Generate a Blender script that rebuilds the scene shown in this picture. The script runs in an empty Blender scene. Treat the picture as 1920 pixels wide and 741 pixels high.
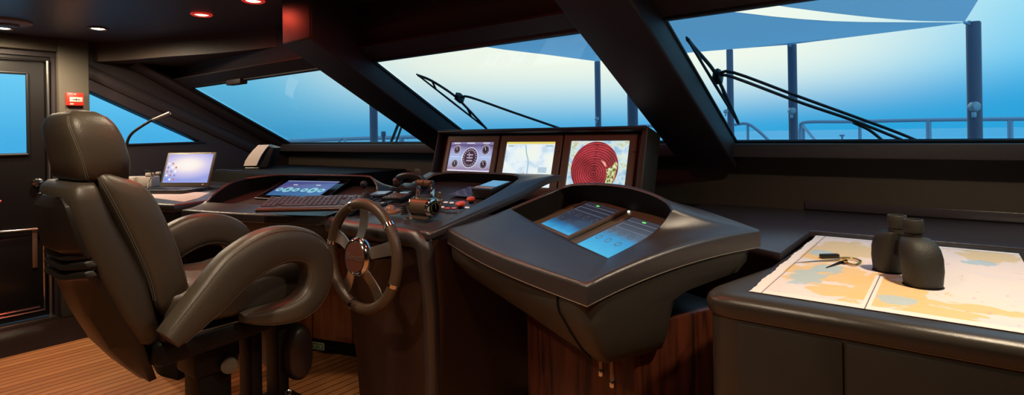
import bpy, bmesh, math, random
from mathutils import Vector, Matrix, Quaternion
random.seed(7)
C = bpy.context.scene.collection
PI = math.pi
R_ = math.radians
# ---------------------------------------------------------------- camera model
FPX = 1050.0; YAW = R_(38); EYE = 1.3
CF = Vector((-math.sin(YAW), math.cos(YAW), 0)); CR = Vector((math.cos(YAW), math.sin(YAW), 0)); CU = Vector((0, 0, 1))
RS = 0.0156; RC = math.sqrt(1 - RS * RS); CO = Vector((0, 0, EYE))
def ray(x, y):
    a = x - 960; b = 250.5 - y
    return CF * FPX + CR * (a * RC + b * RS) + CU * (-a * RS + b * RC)
def at(x, y, X=None, Y=None, Z=None, pl=None, d=None):
    """the point of a real plane seen at a pixel of the photograph"""
    r = ray(x, y)
    if d is not None: return CO + r * (d / FPX)
    if pl is None:
        if X is not None: pl = (Vector((X, 0, 0)), Vector((1, 0, 0)))
        elif Y is not None: pl = (Vector((0, Y, 0)), Vector((0, 1, 0)))
        else: pl = (Vector((0, 0, Z)), Vector((0, 0, 1)))
    p, n = Vector(pl[0]), Vector(pl[1])
    return CO + r * ((p - CO).dot(n) / r.dot(n))

# ---------------------------------------------------------------- materials
MATS = {}
def new_mat(name):
    m = bpy.data.materials.new(name); m.use_nodes = True
    nt = m.node_tree; b = nt.nodes['Principled BSDF']
    return m, nt, b
def srgb(r, g, b):
    f = lambda c: (c / 255 / 12.92) if c / 255 <= .04045 else ((c / 255 + .055) / 1.055) ** 2.4
    return (f(r), f(g), f(b), 1)
def mat(name, col, rough=.5, metal=0, spec=.5, bump=0, bscale=200, var=0, vscale=6, coat=0, sheen=0):
    if name in MATS: return MATS[name]
    m, nt, b = new_mat(name)
    b.inputs['Base Color'].default_value = col if len(col) == 4 else (*col, 1)
    b.inputs['Roughness'].default_value = rough
    b.inputs['Metallic'].default_value = metal
    b.inputs['Specular IOR Level'].default_value = spec
    b.inputs['Coat Weight'].default_value = coat
    b.inputs['Coat Roughness'].default_value = .15
    tc = nt.nodes.new('ShaderNodeTexCoord')
    if bump:
        n = nt.nodes.new('ShaderNodeTexNoise'); n.inputs['Scale'].default_value = bscale; n.inputs['Detail'].default_value = 3
        bp = nt.nodes.new('ShaderNodeBump'); bp.inputs['Strength'].default_value = bump; bp.inputs['Distance'].default_value = .002
        nt.links.new(tc.outputs['Object'], n.inputs['Vector']); nt.links.new(n.outputs['Fac'], bp.inputs['Height']); nt.links.new(bp.outputs['Normal'], b.inputs['Normal'])
    if var:
        n = nt.nodes.new('ShaderNodeTexNoise'); n.inputs['Scale'].default_value = vscale; n.inputs['Detail'].default_value = 4
        mr = nt.nodes.new('ShaderNodeMapRange'); mr.inputs['To Min'].default_value = max(.02, rough - var); mr.inputs['To Max'].default_value = rough + var
        nt.links.new(tc.outputs['Object'], n.inputs['Vector']); nt.links.new(n.outputs['Fac'], mr.inputs['Value']); nt.links.new(mr.outputs['Result'], b.inputs['Roughness'])
    MATS[name] = m
    return m
def emis(name, col, s):
    if name in MATS: return MATS[name]
    m, nt, b = new_mat(name)
    b.inputs['Base Color'].default_value = (0.01, 0.01, 0.01, 1); b.inputs['Roughness'].default_value = .2
    b.inputs['Emission Color'].default_value = col if len(col) == 4 else (*col, 1); b.inputs['Emission Strength'].default_value = s
    MATS[name] = m; return m
def ramp(nt, stops, interp='LINEAR'):
    r = nt.nodes.new('ShaderNodeValToRGB'); r.color_ramp.interpolation = interp
    els = r.color_ramp.elements
    while len(els) < len(stops): els.new(.5)
    for e, (p, c) in zip(els, stops): e.position = p; e.color = c if len(c) == 4 else (*c, 1)
    return r

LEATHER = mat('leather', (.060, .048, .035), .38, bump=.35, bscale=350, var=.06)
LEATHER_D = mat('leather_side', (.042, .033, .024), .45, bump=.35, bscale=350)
STITCH = mat('stitching', (.11, .09, .07), .7)
SHELL = mat('chair_shell', (.011, .008, .007), .42, spec=.4, bump=.2, bscale=500)
BLACK = mat('black_metal', (.004, .004, .004), .5, spec=.25)
PANEL = mat('console_paint', (.036, .029, .029), .31, spec=.8, bump=.25, bscale=600, var=.05)
PANEL_B = mat('console_body_paint', (.034, .029, .023), .45, bump=.25, bscale=600)
CTRL = mat('control_plate', (.050, .042, .048), .27, spec=.7, bump=.15, bscale=700)
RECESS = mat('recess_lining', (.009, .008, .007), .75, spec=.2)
CAB = mat('cabinet_paint', (.046, .038, .031), .28, bump=.15, bscale=700)
WALLM = mat('wall_paint', (.060, .045, .040), .6, bump=.1, bscale=300)
DARKW = mat('dark_wall_paint', (.022, .014, .017), .6)
CEILM = mat('ceiling_panel', (.055, .042, .058), .38, bump=.1, bscale=60)
PILLM = mat('pillar_fabric', (.088, .075, .055), .7, bump=.2, bscale=500)
FRAMEB = mat('window_rubber', (.006, .006, .007), .5)
CHROME = mat('chrome', (.72, .72, .70), .12, metal=1)
BRUSHED = mat('brushed_steel', (.45, .44, .42), .3, metal=1)
BRONZE = mat('bronze_satin', (.22, .15, .10), .32, metal=.5)
RUBBER = mat('rubber', (.022, .021, .017), .6, bump=.4, bscale=250)
PLASTIC = mat('black_plastic', (.014, .013, .013), .35)
GREYP = mat('grey_plastic', (.13, .12, .10), .4)
WHITEP = mat('white_plastic', (.6, .55, .48), .5)
PAPER = mat('paper', (.72, .66, .62), .8)
REDP = mat('red_plastic', (.62, .035, .02), .35)
ORANGE = mat('orange_red_plastic', (.85, .09, .035), .35)
BRASS = mat('brass', (.75, .5, .2), .25, metal=1)
STEELB = mat('painted_post', (.15, .13, .20), .5)
RAILM = mat('rail_steel', (.42, .48, .62), .35, metal=.3)
SAILM = mat('sail_cloth', (.45, .55, .75), .8, bump=.2, bscale=60)
def _sail():
    nt = SAILM.node_tree; b = nt.nodes['Principled BSDF']; out = nt.nodes['Material Output']
    t = nt.nodes.new('ShaderNodeBsdfTranslucent'); t.inputs['Color'].default_value = (.80, .93, 1, 1); m = nt.nodes.new('ShaderNodeMixShader'); m.inputs[0].default_value = .75
    nt.links.new(b.outputs[0], m.inputs[1]); nt.links.new(t.outputs[0], m.inputs[2]); nt.links.new(m.outputs[0], out.inputs[0])
_sail()
DECKM = mat('deck_paint', (.35, .38, .42), .6, bump=.1)
ANOD = mat('monitor_bezel', (.125, .088, .062), .42, bump=.1, bscale=500)

def wood(name, c1, c2, axis='Z', scale=7, rough=.4, grain=1.0):
    m, nt, b = new_mat(name)
    tc = nt.nodes.new('ShaderNodeTexCoord'); mp = nt.nodes.new('ShaderNodeMapping')
    s = {'Z': (scale * 3, scale * 3, scale * .22), 'Y': (scale * 3, scale * .22, scale * 3), 'X': (scale * .22, scale * 3, scale * 3)}[axis]
    mp.inputs['Scale'].default_value = s
    n = nt.nodes.new('ShaderNodeTexNoise'); n.inputs['Scale'].default_value = 2.2; n.inputs['Detail'].default_value = 7; n.inputs['Distortion'].default_value = .6 * grain
    r = ramp(nt, [(.3, c1), (.5, tuple((a + d) / 2 for a, d in zip(c1, c2))), (.62, c2)])
    nt.links.new(tc.outputs['Object'], mp.inputs['Vector']); nt.links.new(mp.outputs['Vector'], n.inputs['Vector'])
    nt.links.new(n.outputs['Fac'], r.inputs['Fac']); nt.links.new(r.outputs['Color'], b.inputs['Base Color'])
    b.inputs['Roughness'].default_value = rough
    MATS[name] = m; return m
WOODP = wood('walnut_panel', (.11, .026, .010), (.022, .006, .003), 'Z', 5, .35)
WOODC = wood('teak_cupboard', (.30, .105, .035), (.16, .05, .018), 'Z', 5, .4)
def teak_floor():
    m, nt, b = new_mat('teak_floor')
    tc = nt.nodes.new('ShaderNodeTexCoord'); sx = nt.nodes.new('ShaderNodeSeparateXYZ')
    nt.links.new(tc.outputs['Object'], sx.inputs[0])
    def math_(op, a, bb=None):
        k = nt.nodes.new('ShaderNodeMath'); k.operation = op
        for i, v in enumerate((a, bb)):
            if v is None: continue
            if isinstance(v, (int, float)): k.inputs[i].default_value = v
            else: nt.links.new(v, k.inputs[i])
        return k.outputs[0]
    q = math_('DIVIDE', sx.outputs['X'], .058)
    fr = math_('FRACT', q)
    gap = math_('LESS_THAN', fr, .11)
    cell = math_('FLOOR', q)
    wn = nt.nodes.new('ShaderNodeTexWhiteNoise'); wn.noise_dimensions = '1D'; nt.links.new(cell, wn.inputs['W'])
    mp = nt.nodes.new('ShaderNodeMapping'); mp.inputs['Scale'].default_value = (60, 3, 60)
    nt.links.new(tc.outputs['Object'], mp.inputs['Vector'])
    n = nt.nodes.new('ShaderNodeTexNoise'); n.inputs['Scale'].default_value = 1.5; n.inputs['Detail'].default_value = 6
    nt.links.new(mp.outputs['Vector'], n.inputs['Vector'])
    mx = math_('ADD', math_('MULTIPLY', wn.outputs['Value'], .35), math_('MULTIPLY', n.outputs['Fac'], .65))
    r = ramp(nt, [(.25, (.42, .155, .050)), (.75, (.66, .27, .095))]); nt.links.new(mx, r.inputs['Fac'])
    mix = nt.nodes.new('ShaderNodeMix'); mix.data_type = 'RGBA'
    nt.links.new(gap, mix.inputs['Factor']); nt.links.new(r.outputs['Color'], mix.inputs[6]); mix.inputs[7].default_value = (.07, .02, .008, 1)
    nt.links.new(mix.outputs[2], b.inputs['Base Color']); b.inputs['Roughness'].default_value = .42
    return m
TEAK = teak_floor()
def glass():
    m, nt, b = new_mat('window_glass')
    nt.nodes.remove(b); out = nt.nodes['Material Output']
    t = nt.nodes.new('ShaderNodeBsdfTransparent'); t.inputs[0].default_value = (.93, .97, .98, 1)
    g = nt.nodes.new('ShaderNodeBsdfGlossy'); g.inputs['Roughness'].default_value = .01
    fr = nt.nodes.new('ShaderNodeLayerWeight'); fr.inputs['Blend'].default_value = .5
    pw = nt.nodes.new('ShaderNodeMath'); pw.operation = 'POWER'; pw.inputs[1].default_value = 5; nt.links.new(fr.outputs['Facing'], pw.inputs[0])
    ml = nt.nodes.new('ShaderNodeMath'); ml.operation = 'MULTIPLY_ADD'; ml.inputs[1].default_value = .6; ml.inputs[2].default_value = .015; nt.links.new(pw.outputs[0], ml.inputs[0])
    mx = nt.nodes.new('ShaderNodeMixShader')
    nt.links.new(ml.outputs[0], mx.inputs[0]); nt.links.new(t.outputs[0], mx.inputs[1]); nt.links.new(g.outputs[0], mx.inputs[2]); nt.links.new(mx.outputs[0], out.inputs[0])
    return m
GLASS = glass()

# ---------------------------------------------------------------- mesh helpers
def finish(name, bm, m, parent=None, loc=None, smooth=40, world=True):
    """link bm as ONE mesh object; geometry is in world space unless world=False (then in the parent's space)"""
    bmesh.ops.recalc_face_normals(bm, faces=bm.faces[:])
    me = bpy.data.meshes.new(name); bm.to_mesh(me); bm.free()
    if smooth:
        me.shade_smooth(); me.set_sharp_from_angle(angle=R_(smooth))
    me.materials.append(m)
    o = bpy.data.objects.new(name, me); C.objects.link(o)
    if parent is not None:
        o.parent = parent
        if world: o.matrix_parent_inverse = MW[parent.name].inverted()
        MW[o.name] = Matrix() if world else MW[parent.name].copy()
    else:
        MW[o.name] = Matrix()
    return o
MW = {}
def thing(name, label, cat, loc=(0, 0, 0), rotz=0, group=None, mtx=None):
    o = bpy.data.objects.new(name, None); C.objects.link(o); o.empty_display_size = .05
    M = mtx if mtx is not None else Matrix.Translation(Vector(loc)) @ Matrix.Rotation(rotz, 4, 'Z')
    o.matrix_basis = M; MW[o.name] = M.copy()
    o['label'] = label; o['category'] = cat
    if group: o['group'] = group
    return o
def tag(o, label, cat, group=None):
    o['label'] = label; o['category'] = cat
    if group: o['group'] = group
    return o
def struct(name, bm, m, parent=None, smooth=40):
    o = finish(name, bm, m, parent, smooth=smooth)
    if parent is None: o['kind'] = 'structure'
    return o
def part(name, bm, m, parent, label=None, smooth=40, world=True):
    o = finish(name, bm, m, parent, smooth=smooth, world=world)
    if label: o['label'] = label
    return o
def NB(): return bmesh.new()
def box(bm, c, s, bev=0, seg=2, M=None):
    mt = Matrix.Translation(Vector(c)) @ Matrix.Diagonal((*s, 1))
    if M is not None: mt = M @ mt
    r = bmesh.ops.create_cube(bm, size=1, matrix=mt)
    if bev:
        es = set()
        for v in r['verts']: es.update(v.link_edges)
        bmesh.ops.bevel(bm, geom=list(es), offset=min(bev, min(s) * .49), segments=seg, profile=.5, affect='EDGES')
    return bm
def spline(pts, n=8, closed=False):
    pts = [Vector(p) for p in pts]; out = []; N = len(pts)
    rng = range(N if closed else N - 1)
    for i in rng:
        if closed: p0, p1, p2, p3 = pts[i - 1], pts[i], pts[(i + 1) % N], pts[(i + 2) % N]
        else: p0, p1, p2, p3 = pts[max(i - 1, 0)], pts[i], pts[i + 1], pts[min(i + 2, N - 1)]
        for k in range(n):
            t = k / n
            out.append(.5 * ((2 * p1) + (-p0 + p2) * t + (2 * p0 - 5 * p1 + 4 * p2 - p3) * t * t + (-p0 + 3 * p1 - 3 * p2 + p3) * t ** 3))
    if not closed: out.append(pts[-1].copy())
    return out
def lerp_list(vals, n):
    out = []
    for i in range(len(vals) - 1):
        for k in range(n): out.append(vals[i] + (vals[i + 1] - vals[i]) * k / n)
    out.append(vals[-1]); return out
def loft(bm, loops, caps=True, closed=False):
    L = [[bm.verts.new(p) for p in lp] for lp in loops]; n = len(L[0])
    rng = range(len(L) if closed else len(L) - 1)
    for i in rng:
        a, b = L[i], L[(i + 1) % len(L)]
        for k in range(n):
            try: bm.faces.new((a[k], a[(k + 1) % n], b[(k + 1) % n], b[k]))
            except ValueError: pass
    if caps and not closed:
        for lp in (L[0], L[-1]):
            try: bm.faces.new(lp)
            except ValueError: pass
    return bm
def tube(bm, pts, r, n=10, caps=True, closed=False, ell=None, side=None):
    """swept tube; r number or list; ell=(a,b) scales along side and the other normal; side fixes the side vector"""
    pts = [Vector(p) for p in pts]; N = len(pts)
    rs = r if isinstance(r, (list, tuple)) else [r] * N
    tans = []
    for i in range(N):
        if closed: t = pts[(i + 1) % N] - pts[i - 1]
        else: t = pts[min(i + 1, N - 1)] - pts[max(i - 1, 0)]
        tans.append(t.normalized())
    if side is None:
        u = Vector((0, 0, 1)) if abs(tans[0].z) < .9 else Vector((1, 0, 0))
        u = (u - tans[0] * u.dot(tans[0])).normalized()
    loops = []
    for i in range(N):
        t = tans[i]
        if side is not None: u = Vector(side)
        u = (u - t * u.dot(t)).normalized(); w = t.cross(u)
        a, b = ell if ell else (1, 1)
        loops.append([pts[i] + (u * math.cos(2 * PI * k / n) * a + w * math.sin(2 * PI * k / n) * b) * rs[i] for k in range(n)])
    return loft(bm, loops, caps, closed)
def cyl(bm, a, b, r, n=20, r2=None, bev=0):
    a, b = Vector(a), Vector(b)
    r2 = r if r2 is None else r2
    if bev:
        d = (b - a).normalized()
        return tube(bm, [a, a + d * bev * .3, a + d * bev, b - d * bev, b - d * bev * .3, b], [r - bev, r - bev * .3, r, r2, r2 - bev * .3, r2 - bev], n)
    return tube(bm, [a, b], [r, r2], n)
def lathe(bm, prof, M=Matrix(), n=28):
    return loft(bm, [[M @ Vector((r * math.cos(2 * PI * k / n), r * math.sin(2 * PI * k / n), z)) for k in range(n)] for r, z in prof])
def prism(bm, poly, ext):
    ext = Vector(ext); P = [Vector(p) for p in poly]
    a = [bm.verts.new(p) for p in P]; b = [bm.verts.new(p + ext) for p in P]; n = len(a)
    bm.faces.new(a); bm.faces.new(b[::-1])
    for i in range(n): bm.faces.new((a[i], b[i], b[(i + 1) % n], a[(i + 1) % n]))
    return bm
def bevel_all(bm, w, seg=2, ang=30):
    bmesh.ops.recalc_face_normals(bm, faces=bm.faces[:])
    es = [e for e in bm.edges if len(e.link_faces) == 2 and e.calc_face_angle(0) > R_(ang)]
    bmesh.ops.bevel(bm, geom=es, offset=w, segments=seg, profile=.5, affect='EDGES', clamp_overlap=True)
    return bm
def plate(bm, outer, holes, ext):
    """planar polygon with holes, extruded"""
    es = []
    for lp in [outer] + holes:
        vs = [bm.verts.new(Vector(p)) for p in lp]
        for i in range(len(vs)): es.append(bm.edges.new((vs[i], vs[(i + 1) % len(vs)])))
    r = bmesh.ops.triangle_fill(bm, use_beauty=True, use_dissolve=False, edges=es)
    fs = [g for g in r['geom'] if isinstance(g, bmesh.types.BMFace)]
    e = bmesh.ops.extrude_face_region(bm, geom=fs)
    vs = [g for g in e['geom'] if isinstance(g, bmesh.types.BMVert)]
    bmesh.ops.translate(bm, vec=Vector(ext), verts=vs)
    return bm
def super_loop(c, ax, ay, e=4, n=36):
    c, ax, ay = Vector(c), Vector(ax), Vector(ay); out = []
    for k in range(n):
        t = 2 * PI * k / n; cs, sn = math.cos(t), math.sin(t)
        out.append(c + ax * (math.copysign(abs(cs) ** (2 / e), cs)) + ay * (math.copysign(abs(sn) ** (2 / e), sn)))
    return out
def frame_m(o, ex, ey, ez=None):
    ex = Vector(ex).normalized(); ey = Vector(ey).normalized(); ez = ex.cross(ey).normalized() if ez is None else Vector(ez)
    M = Matrix((ex, ey, ez)).transposed().to_4x4(); M.translation = Vector(o); return M
def text_part(name, txt, size, M, m, parent, shear=0, depth=.0006):
    cu = bpy.data.curves.new(name, 'FONT'); cu.body = txt; cu.size = size; cu.align_x = 'CENTER'; cu.align_y = 'CENTER'; cu.shear = shear; cu.extrude = depth
    tmp = bpy.data.objects.new(name, cu); C.objects.link(tmp)
    dg = bpy.context.evaluated_depsgraph_get(); me = bpy.data.meshes.new_from_object(tmp.evaluated_get(dg))
    bpy.data.objects.remove(tmp); me.transform(M); me.materials.clear(); me.materials.append(m)
    o = bpy.data.objects.new(name, me); C.objects.link(o); o.parent = parent; o.matrix_parent_inverse = MW[parent.name].inverted(); MW[o.name] = Matrix()
    return o
def unit(v): return Vector(v).normalized()

# ================================================================ THE SETTING
XP, XS, YA, ZC = -5.2, 1.7, -1.7, 2.05     # port wall, starboard wall, aft wall, ceiling
bm = NB(); box(bm, ((-4.49 + XS) / 2, (YA + 3.2) / 2, -.05), (XS + 4.49, 3.2 - YA, .1)); struct('floor', bm, TEAK, smooth=0)
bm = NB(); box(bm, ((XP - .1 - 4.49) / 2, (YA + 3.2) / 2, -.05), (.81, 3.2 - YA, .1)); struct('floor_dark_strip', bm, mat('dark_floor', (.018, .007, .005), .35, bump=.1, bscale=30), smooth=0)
bm = NB(); box(bm, ((XP + XS) / 2, (YA + 2.1) / 2, ZC + .05), (XS - XP + .2, 2.1 - YA, .1)); struct('ceiling', bm, CEILM, smooth=0)
bm = NB(); box(bm, (XS + .05, .8, 1.0), (.1, 5.1, 2.3)); struct('wall_starboard', bm, WALLM)
bm = NB(); box(bm, ((XP + XS) / 2, YA - .05, 1.0), (XS - XP, .1, 2.3)); struct('wall_aft', bm, WALLM)
# windshield plane: bottom line (Y 2.93, Z 1.24), top line (Y 2.04, Z 1.73)
GB, GT = Vector((0, 2.93, 1.24)), Vector((0, 2.04, 1.73)); GD = (GT - GB); GL = GD.length; GD.normalize(); GN = Vector((0, -GD.z, GD.y)); 
if GN.z > 0: GN = -GN      # inward (down and aft)
def wp(x, s, off=0): return Vector((x, 0, 0)) + GB + GD * s + GN * off    # point on windshield plane
# port wall with door and side window openings
D0, D1, DT = .34, 1.16, 1.915          # doorway
P0, P1 = 1.195, 1.38
sw = [(XP, 1.385, 1.678), (XP, 2.19, 1.272), (XP, 1.385, 1.262)]
outer = [(XP, YA, 0), (XP, D0, 0), (XP, D0, DT), (XP, D1, DT), (XP, D1, 0), (XP, 3.1, 0), (XP, 3.1, 1.15), (XP, 2.93, 1.24), (XP, 2.04, 1.73), (XP, 2.04, ZC + .1), (XP, YA, ZC + .1)]
bm = plate(NB(), outer, [sw], (-.1, 0, 0)); struct('wall_port', bm, DARKW, smooth=0)
# side window: rubber frame + pane
w = bpy.data.objects.new('window_1', None); C.objects.link(w); w['kind'] = 'structure'; MW[w.name] = Matrix()
def ring_prism(poly, inset, x0, x1):
    c = sum((Vector(p) for p in poly), Vector()) / len(poly)
    inn = [c + (Vector(p) - c) * inset for p in poly]
    return plate(NB(), [(x0, p[1], p[2]) for p in poly], [[(x0, p[1], p[2]) for p in inn]], (x1 - x0, 0, 0))
part('window_frame', ring_prism([(XP, 1.37, 1.70), (XP, 2.24, 1.262), (XP, 1.37, 1.25)], .93, XP - .03, XP + .012), FRAMEB, w, smooth=0)
part('pane', prism(NB(), [(XP - .05, 1.375, 1.69), (XP - .05, 2.21, 1.268), (XP - .05, 1.375, 1.255)], (-.008, 0, 0)), GLASS, w, smooth=0)
# lit pillar between door and side window, and header over the door
bm = NB(); box(bm, (XP + .035, (P0 + P1) / 2 - .005, ZC / 2), (.07, P1 - P0, ZC), .008); struct('trim_1', bm, PILLM)
bm = NB(); box(bm, (XP + .02, (YA + P0) / 2 + .0, (DT + ZC) / 2 + .02), (.04, P0 - YA, ZC - DT - .04), .006); struct('trim_2', bm, PILLM)
# aft section of port wall has same fabric
bm = NB(); box(bm, (XP + .02, (YA + D0) / 2 - .04, 1.0), (.04, D0 - YA - .08, 2.0), .006); struct('trim_3', bm, WALLM)
# ---- door
d = bpy.data.objects.new('door_1', None); C.objects.link(d); d['kind'] = 'structure'; MW[d.name] = Matrix()
DX = XP - .02
hole = [(DX, .45, 1.20), (DX, 1.036, 1.20), (DX, 1.036, 1.79), (DX, .45, 1.79)]
part('door_leaf', plate(NB(), [(DX, D0 + .002, .026), (DX, D1 - .002, .026), (DX, D1 - .002, DT - .002), (DX, D0 + .002, DT - .002)], [hole], (-.05, 0, 0)), mat('door_lacquer', (.006, .005, .005), .45, spec=.3), d, smooth=0)
bm = NB()
for a, b in (((DX, .46, 1.205), (DX, 1.026, 1.205)), ((DX, 1.03, 1.205), (DX, 1.03, 1.785)), ((DX, .46, 1.785), (DX, 1.026, 1.785)), ((DX, .455, 1.205), (DX, .455, 1.785))):
    tube(bm, [Vector(a) + Vector((.008, 0, 0)), Vector(b) + Vector((.008, 0, 0))], .011, 8)
part('window_gasket', bm, FRAMEB, d)
bm = NB(); box(bm, (DX - .03, .743, 1.495), (.008, .6, .6)); part('pane', bm, GLASS, d, smooth=0)
bm = NB(); tube(bm, [(DX + .03, D1 - .02, .02), (DX + .03, D1 - .02, DT - .03), (DX + .03, D0 + .03, DT - .03), (DX + .03, D0 + .03, .02)], .012, 10); part('door_frame', bm, BRUSHED, d)
bm = NB(); lathe(bm, [(.022, 0), (.026, .006), (.014, .012), (.014, .03), (.028, .036), (.03, .05), (.02, .062), (.002, .064)], frame_m((DX, 1.075, 1.0), (0, 1, 0), (0, 0, 1))); part('knob', bm, CHROME, d)
bm = NB(); tube(bm, spline([(DX, .62, .925), (DX + .05, .64, .925), (DX + .055, .76, .90), (DX + .05, .87, .885)], 5), .012, 10); part('door_handle', bm, mat('red_metal', (.5, .06, .05), .3, metal=.6), d)
# lower access panel with hinge strip and latch
bm = NB(); box(bm, (DX + .006, .77, .34), (.012, .70, .55), .004); pn = part('access_panel', bm, mat('door_panel', (.010, .009, .009), .25), d)
bm = NB()
for a, b in (((.43, .075), (1.11, .075)), ((1.105, .075), (1.105, .60)), ((.43, .10), (1.08, .10))):
    tube(bm, [(DX + .015, a[0], a[1]), (DX + .015, b[0], b[1])], .006, 8)
part('panel_trim', bm, CHROME, d)
bm = NB(); box(bm, (DX + .016, 1.055, .53), (.012, .03, .29), .004); part('hinge', bm, BRONZE, d)
bm = NB(); cyl(bm, (DX + .03, .86, .675), (DX + .03, 1.10, .665), .007); cyl(bm, (DX, 1.09, .63), (DX + .035, 1.09, .63), .013, bev=.004); part('latch', bm, CHROME, d)
bm = NB(); box(bm, (XP + .01, (D0 + D1) / 2, .012), (.10, D1 - D0, .025), .006); struct('trim_4', bm, BRUSHED)
# ---- ceiling soffit following the windshield
cur = spline([(-5.2, 1.42, 0), (-4.99, 1.53, 0), (-4.55, 1.68, 0), (-4.1, 1.85, 0), (-3.66, 1.96, 0), (-3.3, 2.0, 0), (-2.0, 2.005, 0), (-.6, 1.98, 0), (XS, 1.86, 0)], 8)
poly = [(p.x, p.y, 1.905) for p in cur] + [(XS, 2.06, 1.905), (XP, 2.06, 1.905)]
bm = prism(NB(), poly, (0, 0, ZC - 1.905 + .02)); struct('trim_5', bm, mat('soffit_vinyl', (.070, .048, .036), .5, bump=.2, bscale=300), smooth=50)
# header under the soffit, down to the top edge of the windshield
bm = prism(NB(), [(XP, 1.985, 1.90), (XP, 2.04, 1.728), (XP, 2.10, 1.728), (XP, 2.16, 1.80), (XP, 2.16, 2.15), (XP, 1.985, 2.15)], (XS - XP, 0, 0)); struct('trim_6', bm, DARKW, smooth=0)
# windshield surround (raked panel with the three openings)
WIN = [(-5.0, -2.86), (-2.6, -1.13), (-.85, .95)]
holes = [[wp(a, .0), wp(b, .0), wp(b, GL), wp(a, GL)] for a, b in WIN]
outer = [wp(XP, -.05), wp(XS, -.05), wp(XS, GL + .12), wp(XP, GL + .12)]
bm = plate(NB(), outer, holes, -GN * .012); struct('wall_forward', bm, DARKW, smooth=0)
for i, (a, b) in enumerate(WIN):
    w = bpy.data.objects.new('window_%d' % (i + 2), None); C.objects.link(w); w['kind'] = 'structure'; MW[w.name] = Matrix()
    bm = NB(); t = .008
    for p, q in ((wp(a, 0), wp(a, GL)), (wp(b, 0), wp(b, GL)), (wp(a, 0), wp(b, 0)), (wp(a, GL), wp(b, GL))):
        tube(bm, [p + GN * .0, q + GN * .0], t, 6)
    part('window_frame', bm, FRAMEB, w)
    bm = prism(NB(), [wp(a - .01, -.01, -.02), wp(b + .01, -.01, -.02), wp(b + .01, GL + .01, -.02), wp(a - .01, GL + .01, -.02)], -GN * .008)
    part('pane', bm, GLASS, w, smooth=0)
# mullions: deep boxes running up into the ceiling
def mullion(name, x0, x1, p=.12):
    a = wp(0, -.10, 0); b = wp(0, GL, 0); c = wp(0, -.06, p)
    k = wp(0, GL + .38, p)
    prof = [(a.y, a.z), (b.y, b.z), (2.06, 2.06), (k.y, 2.06), (k.y, k.z), (c.y, c.z)]
    bm = prism(NB(), [(x0, y, z) for y, z in prof], (x1 - x0, 0, 0)); bevel_all(bm, .012, 3)
    return struct(name, bm, mat('mullion_vinyl', (.024, .017, .021), .55, bump=.15, bscale=300))
mullion('trim_7', -2.88, -2.6); mullion('trim_8', -1.13, -.85)
mullion('trim_9', .95, 1.25)
# rounded corner post at the port end of the windshield
bm = NB(); tube(bm, [wp(-5.12, -.08, .02), wp(-5.12, GL + .42, .02)], .08, 12, ell=(1, .55), side=(1, 0, 0)); struct('trim_10', bm, DARKW)
# second ridge on the port wall above the side window
bm = NB(); tube(bm, [(XP + .01, 1.36, 1.84), (XP + .01, 2.75, 1.16)], .05, 10, ell=(.5, 1), side=(1, 0, 0)); struct('trim_11', bm, DARKW)
# little blind bracket at the top of the port windshield pane
bm = NB(); box(bm, tuple(wp(-4.2, GL - .004, .012)), (.22, .06, .04), .008); struct('trim_12', bm, DARKW)
# sill trim, recessed groove, dash fascia and ledge
bm = prism(NB(), [(XP, 2.87, 1.232), (XP, 2.875, 1.165), (XP, 3.12, 1.165), (XP, 3.12, 1.19), (XP, 2.95, 1.232)], (XS - XP, 0, 0)); bevel_all(bm, .006); struct('trim_13', bm, mat('sill_vinyl', (.050, .038, .038), .5, bump=.2, bscale=300))
bm = NB(); box(bm, ((XP + XS) / 2, 3.07, .6), (XS - XP, .08, 1.2)); struct('wall_dash', bm, mat('fascia_vinyl', (.052, .040, .028), .5, bump=.2, bscale=300, var=.06, vscale=2))
bm = prism(NB(), [(-1.05, 2.22, .88), (-.43, 1.93, .88), (-.43, 2.425, .88), (XS, 2.425, .88), (XS, 3.03, .88), (-1.05, 3.03, .88)], (0, 0, .026)); bevel_all(bm, .003, 2); struct('trim_14', bm, CTRL)
bm = NB(); box(bm, ((-.56 + XS) / 2, 3.024, .93), (XS + .56, .012, .04), .003); struct('trim_15', bm, CTRL)
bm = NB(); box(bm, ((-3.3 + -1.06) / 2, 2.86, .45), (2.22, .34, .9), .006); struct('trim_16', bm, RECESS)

# ---- outside: foredeck and sea
bm = NB(); box(bm, (-2, 9.4, .35), (12, 12, .1)); struct('foredeck', bm, DECKM, smooth=0)
bm = NB(); box(bm, (-9.0, 1.5, .35), (1.9, 27, .1)); struct('side_deck', bm, DECKM, smooth=0)
sea_m, nt, b = new_mat('sea_water_hazed')
b.inputs['Base Color'].default_value = (.20, .78, 1.0, 1); b.inputs['Roughness'].default_value = .6; b.inputs['Specular IOR Level'].default_value = .1  # water colour lifted towards the sky, painting in the sea haze
tc = nt.nodes.new('ShaderNodeTexCoord'); n = nt.nodes.new('ShaderNodeTexNoise'); n.inputs['Scale'].default_value = .6; n.inputs['Detail'].default_value = 4
bp = nt.nodes.new('ShaderNodeBump'); bp.inputs['Strength'].default_value = .4; bp.inputs['Distance'].default_value = .3
nt.links.new(tc.outputs['Object'], n.inputs['Vector']); nt.links.new(n.outputs['Fac'], bp.inputs['Height']); nt.links.new(bp.outputs['Normal'], b.inputs['Normal'])
bm = NB(); bmesh.ops.create_grid(bm, x_segments=1, y_segments=1, size=3000, matrix=Matrix.Translation((0, 0, -5))); o = struct('sea', bm, sea_m, smooth=0)
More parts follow.
